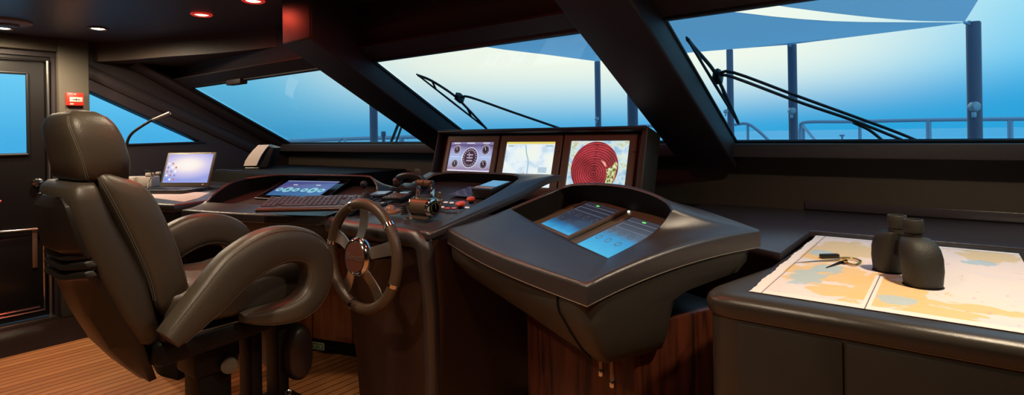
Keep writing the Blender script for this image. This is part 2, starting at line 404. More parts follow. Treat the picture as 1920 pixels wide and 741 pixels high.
# ================================================================ WORLD
W = bpy.data.worlds.new('dusk_sky'); bpy.context.scene.world = W; W.use_nodes = True; nt = W.node_tree
bg = nt.nodes['Background']
tc = nt.nodes.new('ShaderNodeTexCoord'); nrm = nt.nodes.new('ShaderNodeVectorMath'); nrm.operation = 'NORMALIZE'; nt.links.new(tc.outputs['Generated'], nrm.inputs[0])
sx = nt.nodes.new('ShaderNodeSeparateXYZ'); nt.links.new(nrm.outputs[0], sx.inputs[0])
base = ramp(nt, [(0, srgb(70, 155, 210)), (.48, srgb(74, 168, 220)), (.503, srgb(76, 178, 230)), (.54, srgb(110, 203, 243)), (.60, srgb(165, 228, 248)), (.75, srgb(130, 200, 235)), (1, srgb(90, 160, 215))])
mr = nt.nodes.new('ShaderNodeMapRange'); mr.inputs['From Min'].default_value = -1; nt.links.new(sx.outputs['Z'], mr.inputs['Value']); nt.links.new(mr.outputs[0], base.inputs['Fac'])
az = R_(38 - 9); el = R_(13)
gd = nt.nodes.new('ShaderNodeVectorMath'); gd.operation = 'DOT_PRODUCT'; nt.links.new(nrm.outputs[0], gd.inputs[0]); gd.inputs[1].default_value = (-math.sin(az) * math.cos(el), math.cos(az) * math.cos(el), math.sin(el))
gm = nt.nodes.new('ShaderNodeMapRange'); gm.interpolation_type = 'SMOOTHERSTEP'; gm.inputs['From Min'].default_value = .79; gm.inputs['From Max'].default_value = .995; nt.links.new(gd.outputs['Value'], gm.inputs['Value'])
ge = nt.nodes.new('ShaderNodeMapRange'); ge.interpolation_type = 'SMOOTHSTEP'; ge.inputs['From Min'].default_value = .0; ge.inputs['From Max'].default_value = .13; nt.links.new(sx.outputs['Z'], ge.inputs['Value'])
mm = nt.nodes.new('ShaderNodeMath'); mm.operation = 'MULTIPLY'; nt.links.new(gm.outputs[0], mm.inputs[0]); nt.links.new(ge.outputs[0], mm.inputs[1])
# deeper azure low down to starboard of the glow
dd = nt.nodes.new('ShaderNodeVectorMath'); dd.operation = 'DOT_PRODUCT'; nt.links.new(nrm.outputs[0], dd.inputs[0]); dd.inputs[1].default_value = (.05, .998, .03)
dm = nt.nodes.new('ShaderNodeMapRange'); dm.interpolation_type = 'SMOOTHSTEP'; dm.inputs['From Min'].default_value = .90; dm.inputs['From Max'].default_value = 1.0; nt.links.new(dd.outputs['Value'], dm.inputs['Value'])
dz = nt.nodes.new('ShaderNodeMapRange'); dz.interpolation_type = 'SMOOTHSTEP'; dz.inputs['From Min'].default_value = .11; dz.inputs['From Max'].default_value = .02; dz.inputs['To Min'].default_value = 0; dz.inputs['To Max'].default_value = 1; nt.links.new(sx.outputs['Z'], dz.inputs['Value'])
dmm = nt.nodes.new('ShaderNodeMath'); dmm.operation = 'MULTIPLY'; nt.links.new(dm.outputs[0], dmm.inputs[0]); nt.links.new(dz.outputs[0], dmm.inputs[1])
mxd = nt.nodes.new('ShaderNodeMix'); mxd.data_type = 'RGBA'; nt.links.new(dmm.outputs[0], mxd.inputs['Factor']); nt.links.new(base.outputs['Color'], mxd.inputs[6]); mxd.inputs[7].default_value = srgb(48, 168, 225)
mx = nt.nodes.new('ShaderNodeMix'); mx.data_type = 'RGBA'; nt.links.new(mm.outputs[0], mx.inputs['Factor']); nt.links.new(mxd.outputs[2], mx.inputs[6]); mx.inputs[7].default_value = (1.0, 1.0, .86, 1)
nt.links.new(mx.outputs[2], bg.inputs['Color']); bg.inputs['Strength'].default_value = 1.06

# ================================================================ CAMERA
cam = bpy.data.cameras.new('camera'); cam.sensor_width = 36; cam.lens = 36 * FPX / 1920; cam.shift_y = -120.0 / 1920; cam.clip_start = .05; cam.clip_end = 5000
co = bpy.data.objects.new('camera', cam); C.objects.link(co)
ax = CR * RC - CU * RS; ay = CR * RS + CU * RC
co.matrix_world = frame_m(CO, ax, ay); bpy.context.scene.camera = co
vs = bpy.context.scene.view_settings; vs.view_transform = 'Standard'; vs.look = 'None'; vs.exposure = 0; vs.gamma = 1; vs.use_curve_mapping = False

#@@PARTS@@
# ================================================================ CONSOLE PODS
def resample(pts, n):
    pts = [Vector(p) for p in pts]; L = [0]
    for i in range(1, len(pts)): L.append(L[-1] + (pts[i] - pts[i - 1]).length)
    out = []
    for k in range(n):
        t = L[-1] * k / n; i = 0
        while i < len(L) - 2 and L[i + 1] < t: i += 1
        u = (t - L[i]) / max(L[i + 1] - L[i], 1e-9); out.append(pts[i].lerp(pts[i + 1], u))
    return out
class Pod:
    def __init__(s, A, B):
        s.A = Vector(A); e = Vector(B) - s.A; e.z = 0; s.len = e.length; s.eu = e.normalized(); s.ev = Vector((-s.eu.y, s.eu.x, 0))
    def P(s, u, v, z): return Vector((s.A.x, s.A.y, 0)) + s.eu * u + s.ev * v + Vector((0, 0, z))
    def vx(s, px, py, v):      # pixel seen on the upright plane at depth v of the pod
        return at(px, py, pl=(s.P(0, v, 0), s.ev))
NS = 22
def skin(pod, outer_sides, inner_sides, lip=.055, rnd=.014, power=1.35, floor=None, back=.0):
    """top skin: outer rim loop -> blended -> inner rim -> skirt down to the recess floor"""
    O = [p for sd in outer_sides for p in resample(sd, NS)]; I = [p for sd in inner_sides for p in resample(spline(sd, 6), NS)]
    n = len(O); cen = sum(I, Vector()) / n
    loops = [[p - Vector((0, 0, lip)) for p in O], [p - Vector((0, 0, rnd)) for p in O]]
    for k in (1, 2, 3):
        a = k * PI / 6
        loops.append([p + (Vector((cen.x, cen.y, p.z)) - p).normalized() * rnd * (1 - math.cos(a)) - Vector((0, 0, rnd * (1 - math.sin(a)))) for p in O])
    O2 = loops[-1]; K = 12
    for k in range(1, K + 1):
        t = k / K; tz = t ** power
        lp = []
        for a, b in zip(O2, I):
            p = a.lerp(b, t); p.z = a.z + (b.z - a.z) * tz; lp.append(p)
        loops.append(lp)
    # rolled inner edge
    for dr, dzv in ((.004, -.002), (.006, -.008)):
        loops.append([p + (Vector((cen.x, cen.y, p.z)) - p).normalized() * dr + Vector((0, 0, dzv)) for p in I])
    return loops, I
def build_pod(root, pod, outer_sides, inner_sides, floor_z, label_mat, lip=.055, spread=(0, 0), floor_m=None):
    loops, I = skin(pod, outer_sides, inner_sides, lip)
    bm = NB(); loft(bm, loops, caps=False)
    part('top_cover', bm, label_mat, root, smooth=60)
    last = loops[-1]; cen = sum(last, Vector()) / len(last)
    lo = []
    for p in last:
        q = p + pod.ev * (spread[1] if (p - cen).dot(pod.ev) > 0.04 else 0)
        uv = q - pod.A; q = q.copy(); q.z = min(floor_z(uv.dot(pod.eu), uv.dot(pod.ev)), p.z - .004); lo.append(q)
    bm = NB(); loft(bm, [last, lo], caps=False)
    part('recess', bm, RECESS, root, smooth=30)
    bm = NB(); f = bm.faces.new([bm.verts.new(p) for p in lo]); bmesh.ops.triangulate(bm, faces=[f])
    part('recess_floor', bm, floor_m or RECESS, root, smooth=30)

# ---------------------------------------------------------------- starboard pod
pr = Pod(at(838, 428, Z=.93), at(1100, 533, Z=.92)); Ls = pr.len; Dr = .657
sp = thing('wing_console', 'dark wing console with two recessed touch screens on a walnut pedestal beside the chart cabinet', 'console', pr.P(Ls / 2, .3, 0))
fr_ = [pr.P(Ls * t, -.03 * math.sin(PI * t), .93 - .01 * t) for t in [i / 12 for i in range(13)]]
rt_ = [pr.P(Ls, Dr * t, .92 + .076 * (1 - (1 - t) ** 2.3)) for t in [i / 12 for i in range(13)]]
bk_ = [pr.P(Ls * (1 - t), Dr, .996 + .02 * t + .045 * math.sin(PI * t)) for t in [i / 12 for i in range(13)]]
lf_ = [pr.P(0, Dr * (1 - t), .93 + .086 * (1 - t ** 1.2)) for t in [i / 12 for i in range(13)]]
a_ = pr.vx(955, 391, .235); b_ = pr.vx(1140, 484, .2)
I_r = [b_, pr.vx(1200, 453, .28), pr.vx(1238, 425, .35), pr.vx(1262, 393, .40)]
I_b = [I_r[-1], pr.vx(1252, 377, .43), pr.vx(1222, 361, .455), pr.vx(1175, 348, .47), pr.vx(1120, 343, .47), pr.vx(1072, 345, .46), pr.vx(1048, 352, .43)]
I_l = [I_b[-1], pr.vx(1010, 368, .34), a_]
mid = a_.lerp(b_, .5) + Vector((0, 0, -.008))
pfz = lambda u, v: .87 + .35 * (v - .1)
build_pod(sp, pr, [fr_, rt_, bk_, lf_], [[a_, mid, b_], I_r, I_b, I_l], pfz, PANEL, spread=(0, .05), floor_m=mat('recess_olive', (.12, .10, .06), .5, bump=.1, bscale=500))
# lower body: bowl shaped tub below the seam
def tub(pod, L, D, zt, steps, e=7, n=64, cx=.5):
    loops = []
    for z, u0, u1, v0, v1, tilt in steps:
        c = pod.P((u0 + u1) / 2, (v0 + v1) / 2, z)
        lp = super_loop(c, pod.eu * (u1 - u0) / 2, pod.ev * (v1 - v0) / 2, e, n)
        for p in lp:
            t = (p - pod.A).dot(pod.eu) / L; s = (p - pod.A).dot(pod.ev) / D
            f_ = max(0, min(1, (z - .70) / .16)); p.z += zt(t, s) * f_ + tilt * (1 - t)
        loops.append(lp)
    return loops
def seam_z(t, s):
    t = min(max(t, 0), 1); s = min(max(s, 0), 1)
    right = .92 + .076 * (1 - (1 - s) ** 2.3); left = .93 + .086 * (1 - (1 - s) ** 1.2)
    return right * t + left * (1 - t) - .92
st = [(.861, .004, Ls - .004, -.006, Dr - .01, 0), (.835, .004, Ls - .004, -.006, Dr - .02, 0), (.818, .005, Ls - .004, -.004, .60, .0), (.808, .008, Ls - .005, .0, .40, .004), (.795, .012, Ls - .006, .004, .325, .010), (.755, .03, Ls - .010, .022, .31, .03), (.715, .07, Ls - .018, .045, .30, .048), (.692, .13, Ls - .03, .065, .295, .065), (.678, .20, Ls - .05, .09, .285, .078), (.672, .27, Ls - .09, .12, .27, .085)]
bm = NB(); loft(bm, tub(pr, Ls, Dr, seam_z, st, e=14)); part('lower_shell', bm, PANEL_B, sp, smooth=50)
# joint line down the front face
def tubpt(u, k, off=.0015):
    z, u0, u1, v0, v1, tl = st[k]; q = pr.P(u, v0 - off, z); q.z += seam_z(u / Ls, v0 / Dr) * max(0, min(1, (z - .70) / .16)) + tl * (1 - u / Ls); return q
bm = NB(); tube(bm, [tubpt(.80, 0), tubpt(.802, 1), tubpt(.806, 2), tubpt(.811, 3), tubpt(.818, 4), tubpt(.826, 5), tubpt(.836, 6), tubpt(.85, 7)], .0035, 6); part('joint', bm, BLACK, sp)
# thin light bead under the cover lip
bead = [p - Vector((0, 0, .0565)) for p in resample(fr_, 30)] + [p - Vector((0, 0, .0565)) for p in resample(rt_, 30)]
cenp = pr.P(Ls / 2, Dr / 2, .9)
bead = [p + (Vector((cenp.x, cenp.y, p.z)) - p).normalized() * -.0005 for p in bead]
bm = NB(); tube(bm, bead, .0013, 6); part('bead', bm, mat('bead_metal', (.30, .26, .2), .4, metal=.6), sp)
# walnut pedestal
bm = NB()
prism(bm, [pr.P(.27, .20, 0), pr.P(Ls - .06, .20, 0), pr.P(Ls - .06, .58, 0), pr.P(.27, .58, 0)], (0, 0, .76)); bevel_all(bm, .01)
part('pedestal', bm, WOODP, sp)
# recessed touch screens
def plane_frame(pod, u, v, z, slope, rot=0):
    ev = (pod.ev + Vector((0, 0, slope))).normalized(); M = frame_m(pod.P(u, v, z), pod.eu, ev)
    return M @ Matrix.Rotation(rot, 4, 'Z')
def screen_mat(name, build):
    m, nt, b = new_mat(name); b.inputs['Base Color'].default_value = (.01, .01, .012, 1); b.inputs['Roughness'].default_value = .15
    tc = nt.nodes.new('ShaderNodeTexCoord'); build(nt, tc, b); return m
def touch(nt, tc, b):
    sx = nt.nodes.new('ShaderNodeSeparateXYZ'); nt.links.new(tc.outputs['Generated'], sx.inputs[0])
    n = nt.nodes.new('ShaderNodeTexNoise'); n.inputs['Scale'].default_value = 4; nt.links.new(tc.outputs['Generated'], n.inputs['Vector'])
    ad = nt.nodes.new('ShaderNodeMath'); ad.operation = 'MULTIPLY_ADD'; ad.inputs[1].default_value = .18; nt.links.new(n.outputs['Fac'], ad.inputs[0]); nt.links.new(sx.outputs['Y'], ad.inputs[2])
    r = ramp(nt, [(.05, srgb(80, 195, 245)), (.24, srgb(50, 140, 200)), (.40, srgb(52, 62, 84)), (1, srgb(50, 50, 60))]); nt.links.new(ad.outputs[0], r.inputs['Fac'])
    nt.links.new(r.outputs['Color'], b.inputs['Emission Color']); b.inputs['Emission Strength'].default_value = .8
TOUCH = screen_mat('touch_screen', touch)
def touch2(nt, tc, b):
    touch(nt, tc, b); e = [n for n in nt.nodes if n.type == 'VALTORGB'][0].color_ramp.elements
    for k, (p, c) in enumerate(((.05, srgb(85, 200, 245)), (.50, srgb(62, 160, 215)), (.66, srgb(92, 104, 120)), (1, srgb(70, 72, 84)))): e[k].position = p; e[k].color = c
TOUCH2 = screen_mat('touch_screen_chart', touch2)
UIL = emis('ui_pale', srgb(150, 165, 185), .5); UIG = emis('ui_green', srgb(120, 255, 120), 1)
def touchscreen(label, M, w, h, tm=None):
    t = thing('touch_screen', label, 'screen', mtx=M, group='recessed console touch screens')
    bm = NB(); plate(bm, [(-w / 2 - .016, -h / 2 - .016, 0), (w / 2 + .016, -h / 2 - .016, 0), (w / 2 + .016, h / 2 + .016, 0), (-w / 2 - .016, h / 2 + .016, 0)], [[(-w / 2, -h / 2, 0), (w / 2, -h / 2, 0), (w / 2, h / 2, 0), (-w / 2, h / 2, 0)]], (0, 0, .008)); part('bezel', bm, ANOD, t, world=False, smooth=20)
    bm = NB(); box(bm, (0, 0, .002), (w, h, .004)); s = part('display', bm, tm or TOUCH, t, world=False, smooth=0)
    bm = NB(); box(bm, (0, h * .40, .0045), (w * .9, .0015, .0006)); box(bm, (0, h * .30, .0045), (w * .9, .0012, .0006)); box(bm, (0, h * .18, .0045), (w * .9, .0012, .0006))
    box(bm, (-w * .45, h * .24, .0045), (.0012, h * .12, .0006)); part('divider', bm, UIL, t, world=False, smooth=0)
    bm = NB(); box(bm, (-w * .12, h * .45, .0045), (.018, .006, .0006)); part('status_light', bm, UIG, t, world=False, smooth=0)
    for i in range(7):
        bm = NB(); x = -w * .38 + (i % 4) * w * .25; y = h * (.06 - .22 * (i // 4)); k = 10
        plate(bm, [(x + .013 * math.cos(2 * PI * j / k), y + .013 * math.sin(2 * PI * j / k), .0043) for j in range(k)], [[(x + .0105 * math.cos(2 * PI * j / k), y + .0105 * math.sin(2 * PI * j / k), .0043) for j in range(k)]], (0, 0, .0005)); part('dial_icon', bm, mat('ui_grey', (.15, .2, .28), .4), t, world=False, smooth=0)
    return t
SL = .35
touchscreen('recessed touch screen with a small blue glow at its lower edge, nearer the wheel', plane_frame(pr, .352, .390, pfz(.352, .390) + .006, SL, R_(-7)), .235, .225)
touchscreen('recessed touch screen glowing bright blue over half its face, nearer the chart table', plane_frame(pr, .665, .335, pfz(.665, .335) + .006, SL, R_(-7)), .225, .235, TOUCH2)
bm = NB(); lathe(bm, [(.004, 0), (.0045, .003), (.002, .005), (.0003, .0055)], plane_frame(pr, .50, .50, pfz(.5, .5) + .001, SL)); tag(finish('indicator_lamp', bm, emis('led_white', (1, .95, .9), 3)), 'tiny white indicator lamp glowing in the dark recess behind the two touch screens', 'lamp')
# two chrome latches below the pod
for px_, py0, py1 in ((1127, 672, 697), (1148, 672, 718)):
    v0 = .155 if px_ == 1127 else .13
    p = pr.vx(px_, py1, v0); top = p.copy(); top.z = .735
    t = thing('drop_handle', 'shorter chrome rod handle hanging under the wing console' if px_ == 1127 else 'longer chrome rod handle hanging under the wing console, nearer the chart cabinet', 'handle', p, group='rod handles under the wing console')
    bm = NB(); box(bm, (p + top) / 2, (.012, .008, top.z - p.z), .003); part('rod', bm, BRONZE, t)
    bm = NB(); cyl(bm, p + Vector((0, 0, -.012)), p + Vector((0, 0, .008)), .0085, bev=.003); part('knob', bm, CHROME, t)

# ---------------------------------------------------------------- port pod
pl_ = Pod(at(340, 393, Z=.93), at(612, 406, Z=.93)); Lp = pl_.len; Dp = .64
lp_t = thing('wing_console', 'dark wing console on a teak cupboard, carrying the loose keyboard and a wide panel screen', 'console', pl_.P(Lp / 2, .3, 0))
T = [i / 12 for i in range(13)]
fr2 = [pl_.P(Lp * t, -.02 * math.sin(PI * t), .93) for t in T]
rt2 = [pl_.P(Lp, Dp * t, .93 + .07 * t) for t in T]
bk2 = [pl_.P(Lp * (1 - t), Dp, 1.0 - .02 * t + .07 * math.sin(PI * t)) for t in T]
lf2 = [pl_.P(0, Dp * (1 - t), .93 + .05 * (1 - t)) for t in T]
a2 = pl_.P(.06, .10, .958); b2 = pl_.P(Lp - .06, .12, .955)
J_r = [b2, pl_.P(Lp - .055, .25, .985), pl_.vx(704, 362, .42), pl_.vx(707, 345, .47)]
J_b = [J_r[-1], pl_.vx(700, 334, .49), pl_.vx(685, 329, .50), pl_.vx(600, 327, .50), pl_.vx(520, 327, .46), pl_.vx(462, 333, .36)]
J_l = [J_b[-1], pl_.vx(432, 342, .26), pl_.vx(402, 362, .16), a2]
pfl = lambda u, v: .925 + .20 * (v - .1)
build_pod(lp_t, pl_, [fr2, rt2, bk2, lf2], [[a2, a2.lerp(b2, .5) - Vector((0, 0, .004)), b2], J_r, J_b, J_l], pfl, PANEL, lip=.04, spread=(0, .05), floor_m=mat('recess_brown', (.040, .034, .030), .6, spec=.3, bump=.1, bscale=500))
def zt2(t, s):
    s = min(max(s, 0), 1); t = min(max(t, 0), 1); return (.07 * t + .05 * (1 - t)) * s
stl = [(.886, .004, Lp - .004, -.008, Dp - .01, 0), (.85, .006, Lp - .004, -.002, Dp - .012, 0), (.80, .02, Lp - .01, .03, Dp - .03, 0), (.76, .04, Lp - .02, .09, Dp - .06, 0), (.74, .07, Lp - .03, .16, Dp - .1, 0)]
bm = NB(); loft(bm, tub(pl_, Lp, Dp, zt2, stl, e=14)); part('lower_shell', bm, PANEL_B, lp_t, smooth=50)
bm = NB(); bb = [p - Vector((0, 0, .0415)) - pl_.ev * .001 for p in resample(fr2, 30)]; tube(bm, bb, .0012, 6); part('bead', bm, MATS['bead_metal'], lp_t)
# cupboard below, two teak doors and a dark plinth
bm = NB(); prism(bm, [pl_.P(.04, .60, .08), pl_.P(Lp - .02, .60, .08), pl_.P(Lp - .02, .78, .08), pl_.P(.04, .78, .08)], (0, 0, .83)); part('cupboard', bm, RECESS, lp_t)
for i in range(3):
    u0 = .05 + i * .29; bm = NB()
    M = frame_m(pl_.P(u0 + .14, .592, .465), pl_.eu, (0, 0, 1)); box(bm, (0, 0, 0), (.282, .74, .018), .003, M=M); part('door', bm, WOODC, lp_t)
bm = NB(); prism(bm, [pl_.P(.04, .63, 0), pl_.P(Lp - .02, .63, 0), pl_.P(Lp - .02, .78, 0), pl_.P(.04, .78, 0)], (0, 0, .079)); part('plinth', bm, BLACK, lp_t)
# small signs on the teak door
def onface(px, py): return at(px, py, pl=(pl_.P(0, .582, 0), pl_.ev))
c = onface(597, 649); Ms = frame_m(c, pl_.eu, (0, 0, 1))
sg = thing('safety_sign', 'small green and white safety sign of two squares on the teak cupboard door', 'sign', mtx=Ms)
bm = NB(); box(bm, (0, 0, .001), (.086, .042, .002)); part('backing', bm, WHITEP, sg, world=False)
for k in (-1, 1):
    bm = NB(); box(bm, (k * .0205, 0, .0024), (.036, .034, .0008)); gr = part('green_square', bm, mat('sign_green', srgb(40, 120, 60), .5), sg, world=False)
    bm = NB(); kx = k * .0205
    box(bm, (kx - .006, .004, .0032), (.009, .009, .0006)); box(bm, (kx + .004, -.003, .0032), (.012, .004, .0006), M=Matrix.Rotation(.0, 4, 'Z')); box(bm, (kx + .009, .007, .0032), (.005, .011, .0006)); box(bm, (kx - .003, -.009, .0032), (.016, .003, .0006)); part('pictogram', bm, WHITEP, sg, world=False)
c = onface(597, 537); Ms = frame_m(c, pl_.eu, (0, 0, 1))
bm = NB(); box(bm, (0, 0, .001), (.05, .05, .002), M=Ms); box(bm, (0, 0, .0025), (.03, .03, .001), M=Ms); tag(finish('door_label', bm, mat('sign_red', (.45, .08, .05), .5)), 'small red square label high on the teak cupboard door beside the chair arm', 'sign')
# wide panel screen sunk in the port pod
Mt = plane_frame(pl_, .44, .385, pfl(.44, .385) + .006, .20, 0)
Mt = frame_m(pl_.P(.455, .39, pfl(.455, .39) + .022), pl_.eu, (pl_.ev + Vector((0, 0, .36))).normalized())
pt = thing('panel_screen', 'wide glossy panel screen with a row of pale round gauges behind the keyboard', 'screen', mtx=Mt)
bm = NB(); box(bm, (0, 0, 0), (.46, .26, .012), .004); part('bezel', bm, mat('gloss_black', (.004, .004, .005), .12), pt, world=False)
bm = NB()
for a, b in (((-.23, -.13), (.23, -.13)), ((-.23, .13), (.23, .13)), ((-.23, -.13), (-.23, .13)), ((.23, -.13), (.23, .13))): tube(bm, [(a[0], a[1], .006), (b[0], b[1], .006)], .0024, 6)
part('edge_trim', bm, BRUSHED, pt, world=False)
def strip(nt, tc, b):
    sx = nt.nodes.new('ShaderNodeSeparateXYZ'); nt.links.new(tc.outputs['Generated'], sx.inputs[0])
    r = ramp(nt, [(0, srgb(60, 120, 170)), (.4, srgb(70, 90, 160)), (.55, srgb(90, 90, 150)), (.9, srgb(70, 85, 150)), (1, srgb(150, 170, 205))]); nt.links.new(sx.outputs['Y'], r.inputs['Fac'])
    nt.links.new(r.outputs['Color'], b.inputs['Emission Color']); b.inputs['Emission Strength'].default_value = .8
bm = NB(); box(bm, (-.005, .005, .0065), (.36, .19, .001)); part('display', bm, screen_mat('strip_screen', strip), pt, world=False, smooth=0)
for i in range(6):
    r_ = .031 if i in (1, 4) else .022
    bm = NB(); x = -.15 + i * .058; lathe(bm, [(r_, 0), (r_, .0006), (.0005, .0006)], Matrix.Translation((x, -.02, .0072)), 20); g = part('gauge', bm, emis('gauge_pale', srgb(150, 215, 230), .75), pt, world=False)
    bm = NB(); lathe(bm, [(r_ * .35, 0), (r_ * .35, .0004), (.0005, .0004)], Matrix.Translation((x, -.02, .0079)), 14); part('dial_face', bm, emis('gauge_dark', srgb(60, 110, 150), .6), g, world=False)
for x_ in (-.09, .07):
    bm = NB(); box(bm, (x_, .045, .0073), (.03, .006, .0006)); part('readout', bm, emis('white_glow', (1, 1, 1), .8), pt, world=False)
# loose keyboard on the front lip
kA, kB = at(488, 392, Z=.972), at(632, 389, Z=.972)
ku = (kB - kA); ku.z = 0; kw = .43; ku.normalize(); kv = Vector((-ku.y, ku.x, 0))
ks = (kv + Vector((0, 0, .22))).normalized()
Mk = frame_m((kA + kB) / 2 - Vector((0, 0, .008)) + ku * .035, ku, ks)
kb = thing('keyboard', 'black loose computer keyboard lying on the console lip below the panel screen', 'keyboard', mtx=Mk)
bm = NB(); box(bm, (0, .085, 0), (.46, .19, .014), .005, 3); part('case', bm, mat('keyboard_case', (.05, .035, .035), .35), kb, world=False)
bm = NB(); box(bm, (0, .008, .004), (.46, .042, .012), .006, 3); part('palm_rest', bm, mat('keyboard_rest', (.09, .05, .038), .3), kb, world=False)
KEY = mat('key_plastic', (.11, .09, .12), .4)
def key_mesh(w, h, t=.004):
    bm = NB(); prism(bm, [(-w / 2, -h / 2, 0), (w / 2, -h / 2, 0), (w / 2, h / 2, 0), (-w / 2, h / 2, 0)], (0, 0, t))
    for v in bm.verts:
        if v.co.z > t / 2: v.co.x *= .84; v.co.y *= .84
    me = bpy.data.meshes.new('key'); bmesh.ops.recalc_face_normals(bm, faces=bm.faces[:]); bm.to_mesh(me); bm.free(); me.materials.append(KEY); return me
kme = key_mesh(.0205, .018); kwide = key_mesh(.115, .018)
nk = 0
def key(me, x, y):
    global nk
    o = bpy.data.objects.new('key', me); C.objects.link(o); o.parent = kb; o.location = (x, y, .008); MW[o.name] = Matrix(); nk += 1
for row in range(6):
    for col in range(19):
        x = -.212 + col * .0235; y = .044 + row * .0235
        if row == 0 and 4 <= col <= 8:
            if col == 6: key(kwide, x, y)
            continue
        if col == 15 and row in (1, 2, 3): continue
        if row == 5 and col in (1, 6, 11, 16): continue
        if row == 1 and col == 17 : continue
        if row == 0 and col in (3, 15): continue
        if nk < 99: key(kme, x, y)

# ---------------------------------------------------------------- centre helm console
YC = 1.5
X0, X1 = -2.235, -1.59
pc = Pod((X0, YC, .93), (X1, YC, .93)); Lc = X1 - X0; Dc = .66; SC = .18
hc = thing('helm_console', 'dark brown centre helm console behind the steering wheel, its sloping top full of controls', 'console', (pc.P(Lc / 2, .3, 0)))
# outer top outline flares between the wing pods
oA, oB = Vector((-2.235, YC, .925)), Vector((-1.585, YC, .925))
oC, oD = Vector((-1.455, 2.25, 1.085)), Vector((-2.40, 2.24, 1.04))
frc = [oA.lerp(oB, t) for t in T]; rtc = [oB.lerp(oC, t) for t in T]
for i, t in enumerate(T): rtc[i] = Vector((rtc[i].x, rtc[i].y, .925 + .175 * t + .018 * math.exp(-((t - .86) / .1) ** 2)))
bkc = [oC.lerp(oD, t) for t in T]
for i, t in enumerate(T): bkc[i].z = 1.10 - .015 * t ** 2
lfc = [oD.lerp(oA, t) for t in T]
for i, t in enumerate(T): lfc[i].z = 1.07 - .145 * t ** .8
zc = lambda x, y: .925 + SC * (y - YC)
ai = Vector((-2.21, 1.545, .932)); bi = Vector((-1.63, 1.545, .932))
K_r = [bi, Vector((-1.61, 1.70, .972)), Vector((-1.59, 1.95, 1.045)), Vector((-1.60, 2.10, 1.088))]
K_b = [K_r[-1], Vector((-1.66, 2.15, 1.104)), Vector((-1.85, 2.16, 1.106)), Vector((-2.1, 2.16, 1.102)), Vector((-2.22, 2.14, 1.085))]
K_l = [K_b[-1], Vector((-2.28, 2.05, 1.035)), Vector((-2.25, 1.8, .98)), ai]
build_pod(hc, pc, [frc, rtc, bkc, lfc], [[ai, ai.lerp(bi, .5), bi], K_r, K_b, K_l], lambda u, v: zc(0, YC + v) - .006, PANEL, lip=.03, spread=(0, .04), floor_m=CTRL)
# rounded nose and body
bm = NB(); tube(bm, [(-2.235, YC + .012, .892), (-1.70, YC + .012, .892), (-1.66, YC + .012, .889), (-1.634, YC + .013, .875), (-1.624, YC + .015, .85), (-1.622, YC + .04, .62), (-1.645, YC + .065, .33), (-1.68, YC + .08, 0.005)], [.04, .04, .04, .038, .036, .032, .03, .03], 20, side=(0, 1, 0)); part('front_roll', bm, PANEL, hc)
prof = []
loops = []
for z, x0, x1, y0, y1 in ((.885, -2.225, -1.592, YC + .02, 2.2), (.60, -2.21, -1.60, YC + .05, 2.2), (.30, -2.18, -1.64, YC + .07, 2.2), (0, -2.16, -1.67, YC + .08, 2.2)):
    loops.append([(x0 + .03, y0, z), (x1 - .05, y0, z), (x1 - .015, y0 + .015, z), (x1, y0 + .05, z), (x1 + .03, y1, z), (x0, y1, z), (x0, y0 + .03, z)])
bm = NB(); loft(bm, [[Vector(p) for p in l] for l in loops]); part('body', bm, mat('helm_body', (.038, .017, .011), .36, bump=.2, bscale=500, var=.05), hc, smooth=45)
bm = NB(); box(bm, (-1.64, YC + .012, .853), (.085, .012, .012), .003); part('front_slot', bm, BLACK, hc)
bm = NB()
tube(bm, [(-2.0, YC + .018, .845), (-1.66, YC + .018, .845)], .003, 6); part('joint', bm, BLACK, hc)
def onc(px, py, lift=0): return at(px, py, pl=(Vector((0, YC, .925 - .006 + lift)), Vector((0, -SC, 1))))
CN = Vector((0, -SC, 1)).normalized(); CV = Vector((0, 1, SC)).normalized()
def fc(px, py, rot=0, lift=0):
    M = frame_m(onc(px, py, lift + .008), (1, 0, 0), CV); return M @ Matrix.Rotation(rot, 4, 'Z')

# ---- throttle unit
Mt = fc(799, 405) @ Matrix.Scale(.78, 4)
th = thing('throttle_control', 'chrome and bronze twin lever engine throttle on a drum, on the helm console top', 'throttle', mtx=Mt)
Cx = lambda r, x0, x1, m, nm, par=th, lab=None, z=.052, y=0: part(nm, lathe(NB(), [(r * .9, x0), (r, x0 + .003), (r, x1 - .003), (r * .9, x1)], Matrix.Translation((0, y, z)) @ Matrix.Rotation(PI / 2, 4, 'Y'), 36), m, par, lab, world=False)
drum = Cx(.046, -.078, .050, mat('drum_bronze', (.17, .125, .08), .34, metal=.35), 'drum')
Cx(.052, .050, .078, CHROME, 'end_cap', lab='polished chrome end cap with black dial')
Cx(.050, -.088, -.078, CHROME, 'end_ring')
part('dial', lathe(NB(), [(.040, 0), (.040, .002), (.001, .002)], Matrix.Translation((.078, 0, .052)) @ Matrix.Rotation(PI / 2, 4, 'Y'), 30), mat('dial_black', (.01, .012, .01), .3), th, world=False)
bm = NB(); lathe(bm, [(.030, 0), (.033, .003), (.027, .003), (.030, 0)], Matrix.Translation((.080, 0, .052)) @ Matrix.Rotation(PI / 2, 4, 'Y'), 30); box(bm, (.081, .004, .056), (.003, .006, .034), .001); part('dial_ring', bm, BRASS, th, world=False)
bm = NB(); box(bm, (-.01, -.045, .004), (.15, .05, .014), .003); part('base', bm, mat('throttle_base', (.12, .10, .085), .35, metal=.5), th, world=False)
bm = NB(); box(bm, (-.045, -.0705, .005), (.018, .002, .008)); part('base_label', bm, WHITEP, th, world=False)
bm = NB()
